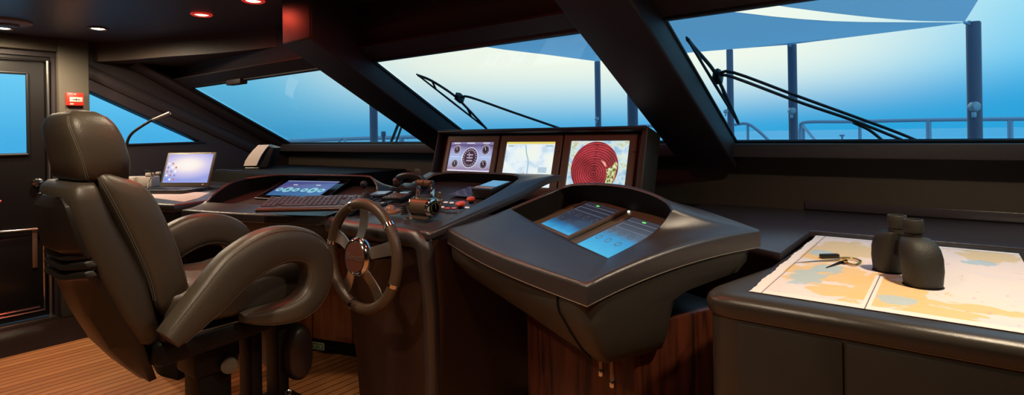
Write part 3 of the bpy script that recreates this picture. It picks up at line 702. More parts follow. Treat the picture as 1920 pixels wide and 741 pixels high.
for i in range(26):
    a = -.6 + (i % 2) * .25; x = -.07 + i * .0046; box(bm, (x, .0 + .0, .0), (.0028, .012, .003), M=Matrix.Translation((0, 0, .052)) @ Matrix.Rotation(R_(12) + a * .25, 4, 'X') @ Matrix.Translation((0, 0, .0465)))
part('scale_marks', bm, BRASS, th, world=False, smooth=0)
for sx_ in (-1, 1):
    X = -.06 if sx_ < 0 else .058
    bm = NB(); pts = spline([(X, .0, .06), (X + sx_ * .004, .012, .105), (X - sx_ * .003, .024, .145), (X, .026, .175)], 5); tube(bm, pts, .0105, 10, ell=(.55, 1.5), side=(1, 0, 0))
    lathe(bm, [(.013, -.004), (.016, 0), (.013, .004)], Matrix.Translation((X, .026, .178)) @ Matrix.Rotation(PI / 2, 4, 'Y'), 16); part('lever', bm, CHROME, th, world=False)
for x0, x1 in ((-.058, -.004), (.002, .052)):
    part('lever_grip', lathe(NB(), [(.012, x0), (.0165, x0 + .004), (.0165, x1 - .004), (.012, x1)], Matrix.Translation((0, .026, .178)) @ Matrix.Rotation(PI / 2, 4, 'Y'), 20), BRONZE, th, world=False)
# ---- joystick
def lathe_part(nm, prof, m, par, M=Matrix(), lab=None, n=24): return part(nm, lathe(NB(), prof, M, n), m, par, lab, world=False)
js = thing('joystick', 'black ball topped joystick on a rubber gaiter, just above the top of the wheel rim', 'joystick', mtx=fc(687, 374))
lathe_part('base_plate', [(.001, 0), (.034, 0), (.034, .006), (.028, .008), (.001, .008)], PLASTIC, js)
lathe_part('gaiter', [(.026, .008), (.022, .014), (.024, .018), (.017, .024), (.019, .028), (.012, .034), (.010, .038)], RUBBER, js)
lathe_part('shaft', [(.006, .036), (.006, .062)], BRUSHED, js)
lathe_part('ball', [(.001, .056), (.012, .059), (.017, .070), (.018, .078), (.014, .090), (.006, .095), (.001, .096)], PLASTIC, js)
# ---- mouse-like palm controls, trackball
tb = thing('trackball', 'bronze coloured trackball dome on the helm console in front of the throttle drum', 'trackball', mtx=fc(733, 399))
bm = NB(); loft(bm, [super_loop((0, 0, 0), (.052, 0, 0), (0, .036, 0), 2.6), super_loop((0, 0, .010), (.050, 0, 0), (0, .034, 0), 2.6), super_loop((0, 0, .016), (.036, 0, 0), (0, .024, 0), 2.4)]); part('base', bm, mat('trackball_base', (.26, .15, .09), .35), tb, world=False)
lathe_part('ball', [(.024, .014), (.023, .022), (.017, .030), (.008, .034), (.001, .035)], mat('trackball_ball', (.35, .2, .13), .2), tb)
kn = thing('mode_knob', 'small ribbed black rotary knob between the trackball and throttle drum', 'knob', mtx=fc(759, 401))
bm = NB(); lathe(bm, [(.001, 0), (.017, 0), (.017, .006), (.013, .008), (.015, .014), (.012, .016), (.014, .022), (.011, .024), (.013, .030), (.010, .032), (.011, .040), (.004, .043), (.001, .043)], n=20); part('knob_body', bm, RUBBER, kn, world=False)
# ---- keypads / control boxes
def keypad(label, px, py, w, h, t, rot, cols, rows, km, bmat=PLASTIC, screen=None, name='keypad', cat='keypad', lift=0, group=None):
    k = thing(name, label, cat, mtx=fc(px, py, rot, lift), group=group)
    bm = NB(); box(bm, (0, 0, t / 2), (w, h, t), min(.004, t * .4), 2); part('case', bm, bmat, k, world=False)
    hh = h
    if screen:
        sw, sh, sm = screen; bm = NB(); box(bm, (0, h / 2 - sh / 2 - .006, t + .0006), (sw, sh, .0012)); part('display', bm, sm, k, world=False, smooth=0); hh = h - sh - .006
    for i in range(cols):
        for j in range(rows):
            bm = NB(); cw = (w - .012) / cols; ch = (hh - .012) / rows
            box(bm, (-w / 2 + .006 + cw * (i + .5), -h / 2 + .006 + ch * (j + .5), t + .001), (cw * .72, ch * .68, .003), .0008, 1); part('button', bm, km[(i + j) % len(km)] if isinstance(km, list) else km, k, world=False)
    return k
BTN = mat('button_brown', (.16, .09, .065), .35); BTNL = mat('button_pale', (.55, .5, .48), .4)
LCD = emis('lcd_blue', srgb(160, 205, 225), .8); LCDG = emis('lcd_grey', srgb(95, 100, 125), .6)
keypad('flat grey screened control tablet lying on the helm console beside the joystick', 712, 367, .11, .09, .012, .25, 1, 1, PLASTIC, PLASTIC, (.09, .055, LCDG), name='control_tablet', cat='control panel')
keypad('brown keypad with a bright blue display, between the grey tablet and the throttle levers', 750, 370, .13, .13, .014, .1, 5, 4, BTN, PLASTIC, (.05, .03, LCD))
keypad('low black switch strip with one white key on the helm console behind the wheel rim', 672, 391, .10, .035, .008, .0, 4, 1, [PLASTIC, BTNL, PLASTIC, PLASTIC], PLASTIC)
keypad('small black control pad with pale keys between joystick and trackball', 708, 388, .085, .05, .016, .2, 3, 2, [BTNL, PLASTIC, PLASTIC], PLASTIC)
keypad('flat blue grey alarm keypad at the back of the helm console', 882, 361, .15, .15, .006, -.02, 5, 6, [mat('key_navy', (.07, .10, .22), .35), mat('key_slate', (.16, .21, .38), .35)], mat('keypad_slate', (.10, .13, .24), .35))
g = fc(898, 352.6); bm = NB(); box(bm, (0, 0, .008), (.018, .007, .004), .001, M=g); tag(finish('indicator_lamp', bm, UIG), 'green glowing indicator bar at the top edge of the flat blue alarm keypad', 'lamp')
dv = keypad('raised black instrument box with a blue display on the helm console', 924, 364, .125, .15, .045, -.05, 5, 1, [BTNL], PLASTIC, (.10, .095, emis('lcd_azure', srgb(110, 175, 215), .8)), name='autopilot_unit', cat='instrument')
# brass toggle
tg = thing('toggle_switch', 'small brass toggle switch standing behind the throttle end cap', 'switch', mtx=fc(826, 377))
lathe_part('collar', [(.001, 0), (.012, 0), (.012, .005), (.007, .008), (.001, .008)], BRASS, tg); lathe_part('lever', [(.005, .008), (.006, .02), (.011, .032), (.008, .042), (.001, .044)], BRASS, tg)
# red emergency buttons
for px_, py_, lb in ((865, 391, 'larger orange red mushroom push button nearer the throttle'), (884, 382, 'smaller orange red mushroom push button nearer the raised instrument box')):
    b_ = thing('push_button', lb, 'button', mtx=fc(px_, py_), group='red mushroom buttons on the helm console'); s_ = 1.25 if px_ == 865 else 1.05
    lathe_part('collar', [(.001, 0), (.011 * s_, 0), (.011 * s_, .012), (.009 * s_, .014), (.001, .014)], PLASTIC, b_)
    lathe_part('cap', [(.001, .012), (.012 * s_, .013), (.018 * s_, .017), (.019 * s_, .023), (.015 * s_, .029), (.001, .031)], ORANGE, b_)
# oval illuminated rockers
def oval(px, py, m, label, cat='button', w=.027, h=.016):
    M = fc(px, py); b_ = thing('rocker_switch', label, cat, mtx=M, group='oval rocker switches on the helm console')
    bm = NB(); loft(bm, [super_loop((0, 0, 0), (w * .62, 0, 0), (0, h * .68, 0), 2.5, 20), super_loop((0, 0, .003), (w * .58, 0, 0), (0, h * .62, 0), 2.5, 20)]); part('bezel', bm, PLASTIC, b_, world=False)
    bm = NB(); loft(bm, [super_loop((0, 0, .002), (w * .48, 0, 0), (0, h * .5, 0), 2.5, 20), super_loop((0, 0, .006), (w * .42, 0, 0), (0, h * .42, 0), 2.5, 20)]); part('cap', bm, m, b_, world=False)
RW = emis('rocker_white', srgb(240, 205, 195), .75); RR = emis('rocker_red', srgb(215, 60, 60), .7)
oval(836, 381, RW, 'pale lit oval rocker switch in the back row, first from the brass toggle'); oval(847, 382, RW, 'pale lit oval rocker switch in the back row, second from the brass toggle')
oval(829, 390, RW, 'pale lit oval rocker switch in the front row, beside the throttle end cap'); oval(839, 392, RR, 'red oval rocker switch in the front row, nearer the throttle'); oval(851, 392, RR, 'red oval rocker switch in the front row, nearer the large red button')
oval(858, 383, RR, 'red oval rocker switch in the back row behind the large red button'); oval(876, 391, RW, 'pale oval rocker switch beside the large red button, nearest the console rim')
# telephone handset on cradle, with coiled cord
hb = onc(772, 352); Mh = frame_m(at(770, 343, Y=1.95), (1, .08, .02), (0, .9, .3))
ph = thing('handset', 'black telephone handset with a coiled cord lying on its cradle behind the throttle levers', 'handset', mtx=Mh)
bm = NB(); box(bm, (0, 0, -.028), (.17, .07, .030), .008); part('cradle', bm, PLASTIC, ph, world=False)
bm = NB(); tube(bm, spline([(-.10, 0, .01), (-.07, 0, .030), (0, 0, .042), (.07, 0, .032), (.10, 0, .012)], 6), .014, 12, ell=(1.2, .9)); part('grip', bm, PLASTIC, ph, world=False)
for s_ in (-1, 1):
    lathe_part('earpiece' if s_ > 0 else 'mouthpiece', [(.001, -.018), (.022, -.016), (.026, -.004), (.022, .014), (.008, .024), (.001, .025)], mat('handset_brown', (.06, .035, .03), .35), ph, Matrix.Translation((s_ * .095, 0, .006)))
bm = NB(); hel = []
for i in range(150):
    t = i / 149; hel.append(Vector((-.09 + .22 * t, -.055 - .01 * math.sin(t * 3), -.012 + .009 * math.sin(i * .95) - .01 * t)) + Vector((0, .009 * math.cos(i * .95), 0)))
tube(bm, [(-.105, -.02, .0), (-.10, -.04, -.01)] + hel, .0024, 5); part('cord', bm, PLASTIC, ph, world=False)
bm = NB(); box(bm, (.035, .035, .045), (.03, .012, .035), .003); part('clip', bm, GREYP, ph, world=False)

# ---- steering wheel
wd = 2.25; wc = at(680, 480, d=wd); Rw = 107.5 * wd / FPX - .021
Mw = frame_m(wc, (1, 0, 0), (0, math.sin(R_(2)), math.cos(R_(2)))) ; 
sw_ = thing('steering_wheel', 'five spoke chrome steering wheel with a thick brown leather rim and engraved hub badge', 'steering wheel', mtx=Mw)
bm = NB(); tube(bm, [(Rw * math.cos(2 * PI * k / 72), Rw * math.sin(2 * PI * k / 72), 0) for k in range(72)], .0215, 14, closed=True, side=(0, 0, 1)); part('rim', bm, mat('rim_leather', (.08, .050, .032), .38, bump=.2, bscale=300), sw_, world=False)
for a in (108, 40, -24, -105, 170):
    bm = NB(); t0 = R_(a); tube(bm, [(Rw * math.cos(t0 + q), Rw * math.sin(t0 + q), 0) for q in (-.035, 0, .035)], .0228, 14, side=(0, 0, 1)); part('rim_collar', bm, CHROME, sw_, world=False)
for a in (88, 16, -56, -128, 160):
    Ms = Matrix.Rotation(R_(a), 4, 'Z'); bm = NB(); lo = []
    for r_, z, hw in ((.06, .020, .022), (.085, .012, .023), (.12, .002, .024), (.155, -.003, .026), (Rw - .01, 0, .029)):
        lo.append([Ms @ Vector((r_, -hw, z - .003)), Ms @ Vector((r_, hw, z - .003)), Ms @ Vector((r_, hw, z + .003)), Ms @ Vector((r_, -hw, z + .003))])
    loft(bm, lo); bevel_all(bm, .001, 1); part('spoke', bm, mat('spoke_metal', (.8, .79, .76), .33, metal=1), sw_, world=False)
lathe_part('hub', [(.001, -.01), (.064, -.008), (.076, .008), (.078, .022), (.074, .034), (.066, .041), (.060, .037), (.001, .036)], CHROME, sw_, n=40)
lathe_part('badge', [(.060, .034), (.059, .041), (.001, .0425)], mat('badge_brown', (.13, .045, .03), .35), sw_, n=40)
text_part('badge_script', 'Benetti', .036, Mw @ Matrix.Translation((0, 0, .0428)), mat('badge_silver', (.5, .4, .35), .3, metal=.8), sw_, shear=.35)
part('steering_shaft', lathe(NB(), [(.028, -.012), (.024, -.04), (.035, -(YC + .07 - wc.y))], Mw, 24), PLASTIC, hc)

# ================================================================ MONITORS
th_ = math.atan2(.055, .19)
Mm = frame_m((-1.78, 2.452, 1.315), (1, 0, 0), (0, math.sin(th_), math.cos(th_)))   # local: x along row, y up the face, z toward helm
HW, HH = 1.35, .40
mh = thing('monitor_housing', 'dark hooded housing for three monitors standing behind the helm console below the windscreen', 'monitor housing', (-1.78, 2.5, .9))
bm = NB(); loops = []
for x in (-.66, .655):
    pass
box(bm, (0, -HH / 2 - .008, -.07), (1.33, HH, .11), .012, 3, M=Mm); part('body', bm, PANEL_B, mh)
bm = NB(); box(bm, (0, -.008, -.035), (1.36, .022, .16), .009, 3, M=Mm); part('top_hood', bm, mat('hood_paint', (.02, .016, .018), .45, bump=.2, bscale=500), mh)
for s_, w_ in ((-1, .014), (1, .03)):
    bm = NB(); box(bm, (s_ * .672, -HH / 2, -.04), (w_, HH, .15), .007, 3, M=Mm); part('side_cheek', bm, PANEL_B, mh)
bm = NB(); box(bm, (-1.78, 2.62, .84), (1.2, .22, .28), .01); part('stand', bm, RECESS, mh)

def gaugescreen(nt, tc, b):
    sx = nt.nodes.new('ShaderNodeSeparateXYZ'); nt.links.new(tc.outputs['Generated'], sx.inputs[0])
    n = nt.nodes.new('ShaderNodeTexNoise'); n.inputs['Scale'].default_value = 5; nt.links.new(tc.outputs['Generated'], n.inputs['Vector'])
    ad = nt.nodes.new('ShaderNodeMath'); ad.operation = 'MULTIPLY_ADD'; ad.inputs[1].default_value = .1; nt.links.new(n.outputs['Fac'], ad.inputs[0]); nt.links.new(sx.outputs['Y'], ad.inputs[2])
    r = ramp(nt, [(.05, srgb(225, 210, 235)), (.12, srgb(150, 130, 165)), (.25, srgb(170, 165, 195)), (.5, srgb(175, 195, 235)), (.75, srgb(160, 160, 210)), (.95, srgb(95, 80, 125)), (1, srgb(140, 130, 170))]); nt.links.new(ad.outputs[0], r.inputs['Fac'])
    nt.links.new(r.outputs['Color'], b.inputs['Emission Color']); b.inputs['Emission Strength'].default_value = .95
def chartscreen(nt, tc, b):
    n = nt.nodes.new('ShaderNodeTexNoise'); n.inputs['Scale'].default_value = 3.5; n.inputs['Detail'].default_value = 6; nt.links.new(tc.outputs['Generated'], n.inputs['Vector'])
    r = ramp(nt, [(.38, srgb(200, 222, 238)), (.5, srgb(232, 244, 250)), (.62, srgb(242, 248, 238))]); nt.links.new(n.outputs['Fac'], r.inputs['Fac'])
    nt.links.new(r.outputs['Color'], b.inputs['Emission Color']); b.inputs['Emission Strength'].default_value = .98
def radarscreen(nt, tc, b):
    n = nt.nodes.new('ShaderNodeTexNoise'); n.inputs['Scale'].default_value = 7; n.inputs['Detail'].default_value = 7; nt.links.new(tc.outputs['Generated'], n.inputs['Vector'])
    r = ramp(nt, [(.36, srgb(150, 195, 225)), (.48, srgb(195, 222, 238)), (.56, srgb(222, 235, 222)), (.64, srgb(190, 205, 175))]); nt.links.new(n.outputs['Fac'], r.inputs['Fac'])
    nt.links.new(r.outputs['Color'], b.inputs['Emission Color']); b.inputs['Emission Strength'].default_value = .95
def radarface(nt, tc, b):
    sx = nt.nodes.new('ShaderNodeVectorMath'); sx.operation = 'SUBTRACT'; sx.inputs[1].default_value = (.5, .36, .5); nt.links.new(tc.outputs['Generated'], sx.inputs[0])
    ln = nt.nodes.new('ShaderNodeVectorMath'); ln.operation = 'LENGTH'; mul = nt.nodes.new('ShaderNodeVectorMath'); mul.operation = 'MULTIPLY'; mul.inputs[1].default_value = (1, 1, 0)
    nt.links.new(sx.outputs[0], mul.inputs[0]); nt.links.new(mul.outputs[0], ln.inputs[0])
    k = nt.nodes.new('ShaderNodeMath'); k.operation = 'MULTIPLY'; k.inputs[1].default_value = 21; nt.links.new(ln.outputs['Value'], k.inputs[0])
    f = nt.nodes.new('ShaderNodeMath'); f.operation = 'FRACT'; nt.links.new(k.outputs[0], f.inputs[0])
    r = ramp(nt, [(0, srgb(70, 20, 36)), (.2, srgb(70, 20, 36)), (.32, srgb(165, 55, 64)), (1, srgb(188, 64, 66))]); nt.links.new(f.outputs[0], r.inputs['Fac'])
    n = nt.nodes.new('ShaderNodeTexNoise'); n.inputs['Scale'].default_value = 3; nt.links.new(tc.outputs['Generated'], n.inputs['Vector'])
    mr = nt.nodes.new('ShaderNodeMapRange'); mr.inputs['From Min'].default_value = .35; mr.inputs['From Max'].default_value = .7; mr.inputs['To Min'].default_value = .65; mr.inputs['To Max'].default_value = 1.25; nt.links.new(n.outputs['Fac'], mr.inputs['Value'])
    nt.links.new(r.outputs['Color'], b.inputs['Emission Color']); nt.links.new(mr.outputs[0], b.inputs['Emission Strength'])
FZ = -.0145
def monitor(label, cx, w, h, top, smat):
    M = Mm @ Matrix.Translation((cx, top - h / 2, FZ)); t = thing('monitor', label, 'monitor', mtx=M, group='monitors in the hooded housing')
    W_, H0, H1 = .205, HH - .06, 0
    yo, yb = (-top - .022) , None
    y1 = (0 - .024) - (top - h / 2); y0 = (-HH + .02) - (top - h / 2)
    bm = NB(); plate(bm, [(-W_, y0, 0), (W_, y0, 0), (W_, y1, 0), (-W_, y1, 0)], [[(-w / 2, -h / 2, 0), (w / 2, -h / 2, 0), (w / 2, h / 2, 0), (-w / 2, h / 2, 0)]], (0, 0, .014)); bevel_all(bm, .003, 1); part('bezel', bm, ANOD, t, world=False, smooth=20)
    bm = NB(); box(bm, (0, 0, .004), (w, h, .004)); s = part('screen', bm, smat, t, world=False, smooth=0)
    bm = NB(); cyl(bm, (W_ - .012, h * .28, .013), (W_ - .012, h * .28, .016), .004, 10); part('power_button', bm, PLASTIC, t, world=False)
    return t, s
BW = .335
m1, _ = monitor('smallest lit monitor, showing five round engine gauges on a lilac screen', -.423, .335, .176, -.062, screen_mat('gauge_screen', gaugescreen))
m2, _ = monitor('middle monitor of the housing, a pale blank sea chart under a yellow bar', .0, .325, .245, -.062, screen_mat('chart_screen', chartscreen))
m3, _ = monitor('monitor showing a red ringed radar disc on a pale chart', .42, .325, .255, -.058, screen_mat('radar_screen', radarscreen))
GD_ = emis('gauge_ink', srgb(58, 45, 62), .8); GWt = emis('gauge_white', srgb(235, 235, 250), .95); GBr = emis('gauge_brown', srgb(140, 95, 105), .8)
def gauge(par, x, y, r):
    k = 30
    bm = NB(); loft(bm, [[(x + r * 1.07 * math.cos(2 * PI * j / k), y + r * 1.07 * math.sin(2 * PI * j / k), .0062) for j in range(k)], [(x + r * math.cos(2 * PI * j / k), y + r * math.sin(2 * PI * j / k), .0068) for j in range(k)]], caps=False); g = part('gauge_ring', bm, GWt, par, world=False)
    bm = NB(); lathe(bm, [(r, 0), (r, .0006), (.0005, .0006)], Matrix.Translation((x, y, .0062)), k); part('gauge_face', bm, GD_, par, world=False)
    bm = NB()
    for j in range(12 if r < .03 else 22):
        a = 2 * PI * j / (12 if r < .03 else 22); box(bm, (r * .82, 0, 0), (r * .2, r * .09, .0004), M=Matrix.Translation((x, y, .0072)) @ Matrix.Rotation(a, 4, 'Z'))
    box(bm, (r * .25, 0, 0), (r * .8, r * .08, .0004), M=Matrix.Translation((x, y, .0074)) @ Matrix.Rotation(1.9, 4, 'Z'))
    if r > .03:
        for dy in (-.3, 0, .3): box(bm, (x, y + dy * r, .0074), (r * .8, r * .13, .0004))
    part('gauge_marks', bm, emis('gauge_mark', srgb(185, 165, 190), .9) if r > .03 else GWt, par, world=False, smooth=0)
for x, y, r in ((0, -.006, .058), (-.112, .042, .026), (.112, .042, .028), (-.112, -.044, .025), (.112, -.044, .026)): gauge(m1, x, y, r)
bm = NB()
for x, y, w_ in ((-.12, .082, .05), (-.01, .082, .06), (.11, .082, .05), (-.12, .0, .07), (.12, .0, .07), (0, -.083, .32)): box(bm, (x, y, .0063), (w_, .005 if y else .002, .0006))
part('readout', bm, GWt, m1, world=False, smooth=0)
bm = NB(); box(bm, (0, .1165, .0064), (.325, .012, .0008)); part('title_bar', bm, emis('bar_yellow', srgb(235, 215, 110), .95), m2, world=False, smooth=0)
bm = NB(); tube(bm, spline([(-.03, .105, .006), (-.018, .06, .006), (.0, .02, .006), (.004, -.03, .006), (.004, -.12, .006)], 5), .004, 6, ell=(1, .12), side=(1, 0, 0)); part('route_line', bm, emis('route_blue', srgb(165, 205, 222), .9), m2, world=False)
bm = NB(); lathe(bm, [(.004, 0), (.004, .0006), (.0003, .0006)], Matrix.Translation((-.02, -.05, .0063)), 12); part('position_mark', bm, emis('mark_pink', srgb(230, 150, 160), .9), m2, world=False)
bm = NB(); box(bm, (.10, -.03, .0063), (.055, .03, .0005)); box(bm, (-.13, .10, .0063), (.04, .012, .0005)); box(bm, (.125, .10, .0063), (.05, .012, .0005)); part('data_box', bm, emis('box_blue', srgb(190, 215, 230), .9), m2, world=False, smooth=0)
# radar disc clipped to the screen
k = 64; rr = .131; pts = []
for j in range(k):
    a = 2 * PI * j / k; pts.append((-.014 + rr * math.cos(a), max(-.126, -.010 + rr * 1.02 * math.sin(a)), .0062))
bm = prism(NB(), pts, (0, 0, .0008)); part('radar_disc', bm, screen_mat('radar_disc', radarface), m3, world=False, smooth=0)
def land(nt, tc, b):
    n = nt.nodes.new('ShaderNodeTexNoise'); n.inputs['Scale'].default_value = 9; n.inputs['Detail'].default_value = 6; nt.links.new(tc.outputs['Generated'], n.inputs['Vector'])
    r = ramp(nt, [(.42, srgb(240, 240, 205)), (.5, srgb(190, 200, 110)), (.58, srgb(90, 85, 60))]); nt.links.new(n.outputs['Fac'], r.inputs['Fac']); nt.links.new(r.outputs['Color'], b.inputs['Emission Color']); b.inputs['Emission Strength'].default_value = .9
bm = prism(NB(), [(.062, -.126, .0072), (.052, -.09, .0072), (.062, -.05, .0072), (.056, -.015, .0072), (.085, .0, .0072), (.10, .025, .0072), (.113, .012, .0072), (.106, -.04, .0072), (.095, -.09, .0072), (.08, -.126, .0072)], (0, 0, .0006)); part('land_echo', bm, screen_mat('land_echo', land), m3, world=False, smooth=0)
bm = prism(NB(), [(.02, .03, .0072), (.045, .02, .0072), (.055, -.002, .0072), (.045, .0, .0072), (.03, .018, .0072)], (0, 0, .0005)); part('bright_echo', bm, emis('echo_pink', srgb(245, 170, 150), .95), m3, world=False)
bm = NB()
for i in range(9): box(bm, (-.012, .105 - i * .018, .0073), (.004, .008, .0004)); box(bm, (-.012, .105 - i * .018, .0073), (.022, .0015, .0004))
part('heading_line', bm, emis('ink_dark', srgb(60, 20, 40), .8), m3, world=False, smooth=0)
# ================================================================ HELM CHAIR
ch = thing('helm_chair', 'high backed dark brown leather helm chair with loop armrests facing the steering wheel', 'chair', (-2.2, .98, 0))
XC = -2.2
def yz_pad(secs, e=5, n=40):
    """secs: (z, y0, y1, halfwidth[, tilt]) horizontal-ish sections stacked upward"""
    lo = []
    for s_ in secs:
        z, y0, y1, hw = s_[:4]; tl = s_[4] if len(s_) > 4 else 0
        lo.append(super_loop((XC, (y0 + y1) / 2, z), (hw, 0, 0), (0, (y1 - y0) / 2, tl), e, n))
    return lo
def corner_line(lo, idx, m, r, name, par, lift=.002):
    pts = []
    for l in lo:
        c = sum(l, Vector()) / len(l); p = l[idx]; pts.append(p + (p - c).normalized() * lift)
    bm = NB(); tube(bm, spline(pts, 3), r, 6); return part(name, bm, m, par)
# front pad of the backrest
s1 = [(.70, .735, .80, .13, -.01), (.715, .715, .825, .17, -.015), (.76, .70, .83, .188, -.02), (.84, .682, .815, .195, -.02), (.95, .640, .79, .20, -.025), (1.05, .598, .757, .20, -.03), (1.12, .568, .73, .198, -.03), (1.16, .552, .71, .19, -.03), (1.18, .56, .695, .17, -.03), (1.187, .585, .67, .13, -.02)]
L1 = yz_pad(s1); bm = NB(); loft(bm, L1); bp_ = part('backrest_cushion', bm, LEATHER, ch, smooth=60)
corner_line(L1[2:-2], 36, STITCH, .0012, 'stitching', bp_); corner_line(L1[2:-2], 35, STITCH, .0010, 'stitching', bp_); corner_line(L1[2:-2], 4, STITCH, .0012, 'stitching', bp_)
s2 = [(.63, .69, .73, .15), (.65, .655, .745, .18), (.74, .61, .72, .192), (.84, .565, .70, .197), (.95, .522, .655, .199), (1.05, .495, .61, .199), (1.12, .482, .585, .196), (1.155, .488, .572, .188), (1.172, .505, .565, .165)]
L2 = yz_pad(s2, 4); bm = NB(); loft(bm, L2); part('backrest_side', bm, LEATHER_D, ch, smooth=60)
# rear shell with three ribs
def shell_loop(z, yr, yf, hr, hf, tl=0):
    yr += .012; hr *= .75; hf *= .93
    return [Vector((XC + a, b, z + tl * (b - yr))) for a, b in ((hf, yf), (hf * .97, yf - .022), (hr + .03, yr + .006), (hr, yr), (-hr, yr), (-hr - .03, yr + .006), (-hf * .97, yf - .022), (-hf, yf))]
lo = []
base_s = [(.50, .69, .73, .07, .13), (.56, .64, .705, .09, .16), (.64, .585, .675, .10, .18), (.75, .535, .625, .10, .187), (.85, .500, .575, .10, .19)]
for z, a, b, c, d in base_s: lo.append(shell_loop(z, a, b, c, d, .2))
for k, z in enumerate((.875, .905, .935)):
    lo.append(shell_loop(z, .490, .556, .102, .191, .2)); lo.append(shell_loop(z + .006, .472, .553, .110, .202, .2)); lo.append(shell_loop(z + .024, .480, .545, .104, .194, .2))
for z, a, b, c, d in ((.97, .466, .535, .104, .192), (1.06, .452, .512, .104, .19), (1.10, .450, .505, .10, .178), (1.13, .466, .502, .075, .14), (1.135, .48, .50, .05, .10)): lo.append(shell_loop(z, a, b, c, d, .2))
bm = NB(); loft(bm, lo); bevel_all(bm, .004, 2, 25); part('back_shell', bm, SHELL, ch, smooth=45)
# headrest
s3 = [(1.168, .56, .63, .11, 0), (1.172, .53, .65, .15, 0), (1.185, .517, .662, .168, 0), (1.24, .507, .662, .176, 0), (1.30, .494, .647, .175, 0), (1.345, .488, .627, .165, 0), (1.372, .495, .605, .148, 0), (1.388, .512, .582, .118, 0), (1.392, .53, .562, .08, 0)]
L3 = yz_pad(s3, 5); bm = NB(); loft(bm, L3); hr_ = part('headrest', bm, LEATHER, ch, smooth=60)
def seam_line(lo, i0, i1, r, par, lift=.0012):
    pts = []; n = len(lo)
    for k, l in enumerate(lo):
        f = (i1 + (i0 - i1) * k / (n - 1)) % len(l); a = int(f); p = l[a].lerp(l[(a + 1) % len(l)], f - a); c = sum(l, Vector()) / len(l); pts.append(p + (p - c).normalized() * lift)
    bm = NB(); tube(bm, spline(pts, 3), r, 6); part('stitching', bm, STITCH, par)
seam_line(L3[1:-2], 34.6, 37.6, .0011, hr_); seam_line(L3[1:-2], 35.3, 38.2, .0009, hr_); seam_line(L3[1:-2], 4.2, 4.0, .0011, hr_)
# seat
def y_pad(secs, e=4, n=40):
    return [super_loop((XC, y, (z0 + z1) / 2), (hw, 0, 0), (0, 0, (z1 - z0) / 2), e, n) for y, z0, z1, hw in secs]
bm = NB(); loft(bm, y_pad([(.74, .68, .78, .17), (.76, .665, .80, .20), (.85, .66, .815, .215), (1.0, .655, .81, .22), (1.13, .65, .835, .22), (1.22, .65, .85, .215), (1.29, .66, .83, .20), (1.315, .69, .80, .17)], 5)); sc_ = part('seat_cushion', bm, LEATHER, ch, smooth=60)
bm = NB(); loft(bm, y_pad([(.70, .57, .64, .19), (.72, .56, .655, .205), (1.0, .575, .655, .21), (1.24, .60, .655, .205), (1.27, .62, .65, .19)], 8)); part('seat_pan', bm, BLACK, ch, smooth=50)
bm = NB(); tube(bm, [(XC + .2135, .80, .652), (XC + .2175, 1.20, .652)], .003, 6); part('seat_trim', bm, mat('seat_piping', (.09, .075, .06), .5), ch)
# loop armrests
apx = [(314, 636), (345, 605), (392, 556), (440, 505), (495, 468), (545, 458), (582, 472), (593, 508), (582, 548), (553, 577), (512, 594), (470, 604)]
arad = [.034, .047, .062, .074, .073, .066, .062, .058, .052, .044, .034, .016]
for sd in (1, -1):
    X = XC + sd * .30
    pts = [at(x, y, X=XC + .30) for x, y in apx]; pts = [Vector((X, p.y, p.z)) for p in pts]
    pts[-2].x -= sd * .03; pts[-1].x -= sd * .09
    P = spline(pts, 5); r_ = []
    for i in range(len(arad) - 1):
        for k in range(5): r_.append(arad[i] + (arad[i + 1] - arad[i]) * k / 5)
    r_.append(arad[-1])
    tans = [(P[min(i + 1, len(P) - 1)] - P[max(i - 1, 0)]).normalized() for i in range(len(P))]
    lo = []
    for p, t, r in zip(P, tans, r_):
        s_ = Vector((1, 0, 0)); w_ = t.cross(s_).normalized(); lo.append(super_loop(p, s_ * .052, w_ * r, 3, 32))
    bm = NB(); loft(bm, lo); ar = part('armrest', bm, LEATHER, ch, smooth=60)
    for ix in (4, 28 if sd > 0 else 12): corner_line([l for l in lo[2:-2]], ix, STITCH, .0011, 'stitching', ar, .001)
    bm = NB(); cyl(bm, (X - sd * .02, pts[0].y + .02, pts[0].z + .02), (XC + sd * .18, .74, .66), .028, bev=.005); part('arm_bracket', bm, BLACK, ch)
    bm = NB(); cyl(bm, (pts[-1].x, pts[-1].y, pts[-1].z), (XC + sd * .17, 1.10, .63), .016, bev=.004); part('arm_bracket', bm, BLACK, ch)
bm = NB(); box(bm, at(316, 610, X=XC + .245), (.012, .035, .018), .004); part('recline_lever', bm, BRUSHED, ch)
bm = NB(); cyl(bm, at(523, 578, X=XC + .245), at(523, 578, X=XC + .26), .012, bev=.003); part('arm_bolt', bm, CHROME, ch)
# pedestal and footrest frame
py_ = at(390, 700, X=XC).y
bm = NB(); box(bm, (XC, py_, .285), (.125, .12, .56), .01); part('pedestal', bm, BLACK, ch)
bm = NB(); box(bm, (XC, py_ + .0, .50), (.16, .16, .12), .012); part('pedestal_head', bm, BLACK, ch)
bm = NB(); lathe(bm, [(.001, 0), (.26, 0), (.27, .006), (.26, .02), (.08, .035), (.001, .036)], Matrix.Translation((XC, py_, 0)), 40); part('floor_flange', bm, BLACK, ch)
kn = at(430, 684, X=XC + .10); kd = (CO - kn).normalized(); kd.z = 0
bm = NB(); lathe(bm, [(.001, 0), (.028, 0), (.030, .005), (.028, .016), (.018, .019), (.001, .019)], frame_m(kn, (0, 0, 1), kd.cross(Vector((0, 0, 1))).normalized() * -1 if 0 else kd.cross(Vector((0, 0, 1))).normalized()) , 24); k_ = part('adjust_knob', bm, GREYP, ch)
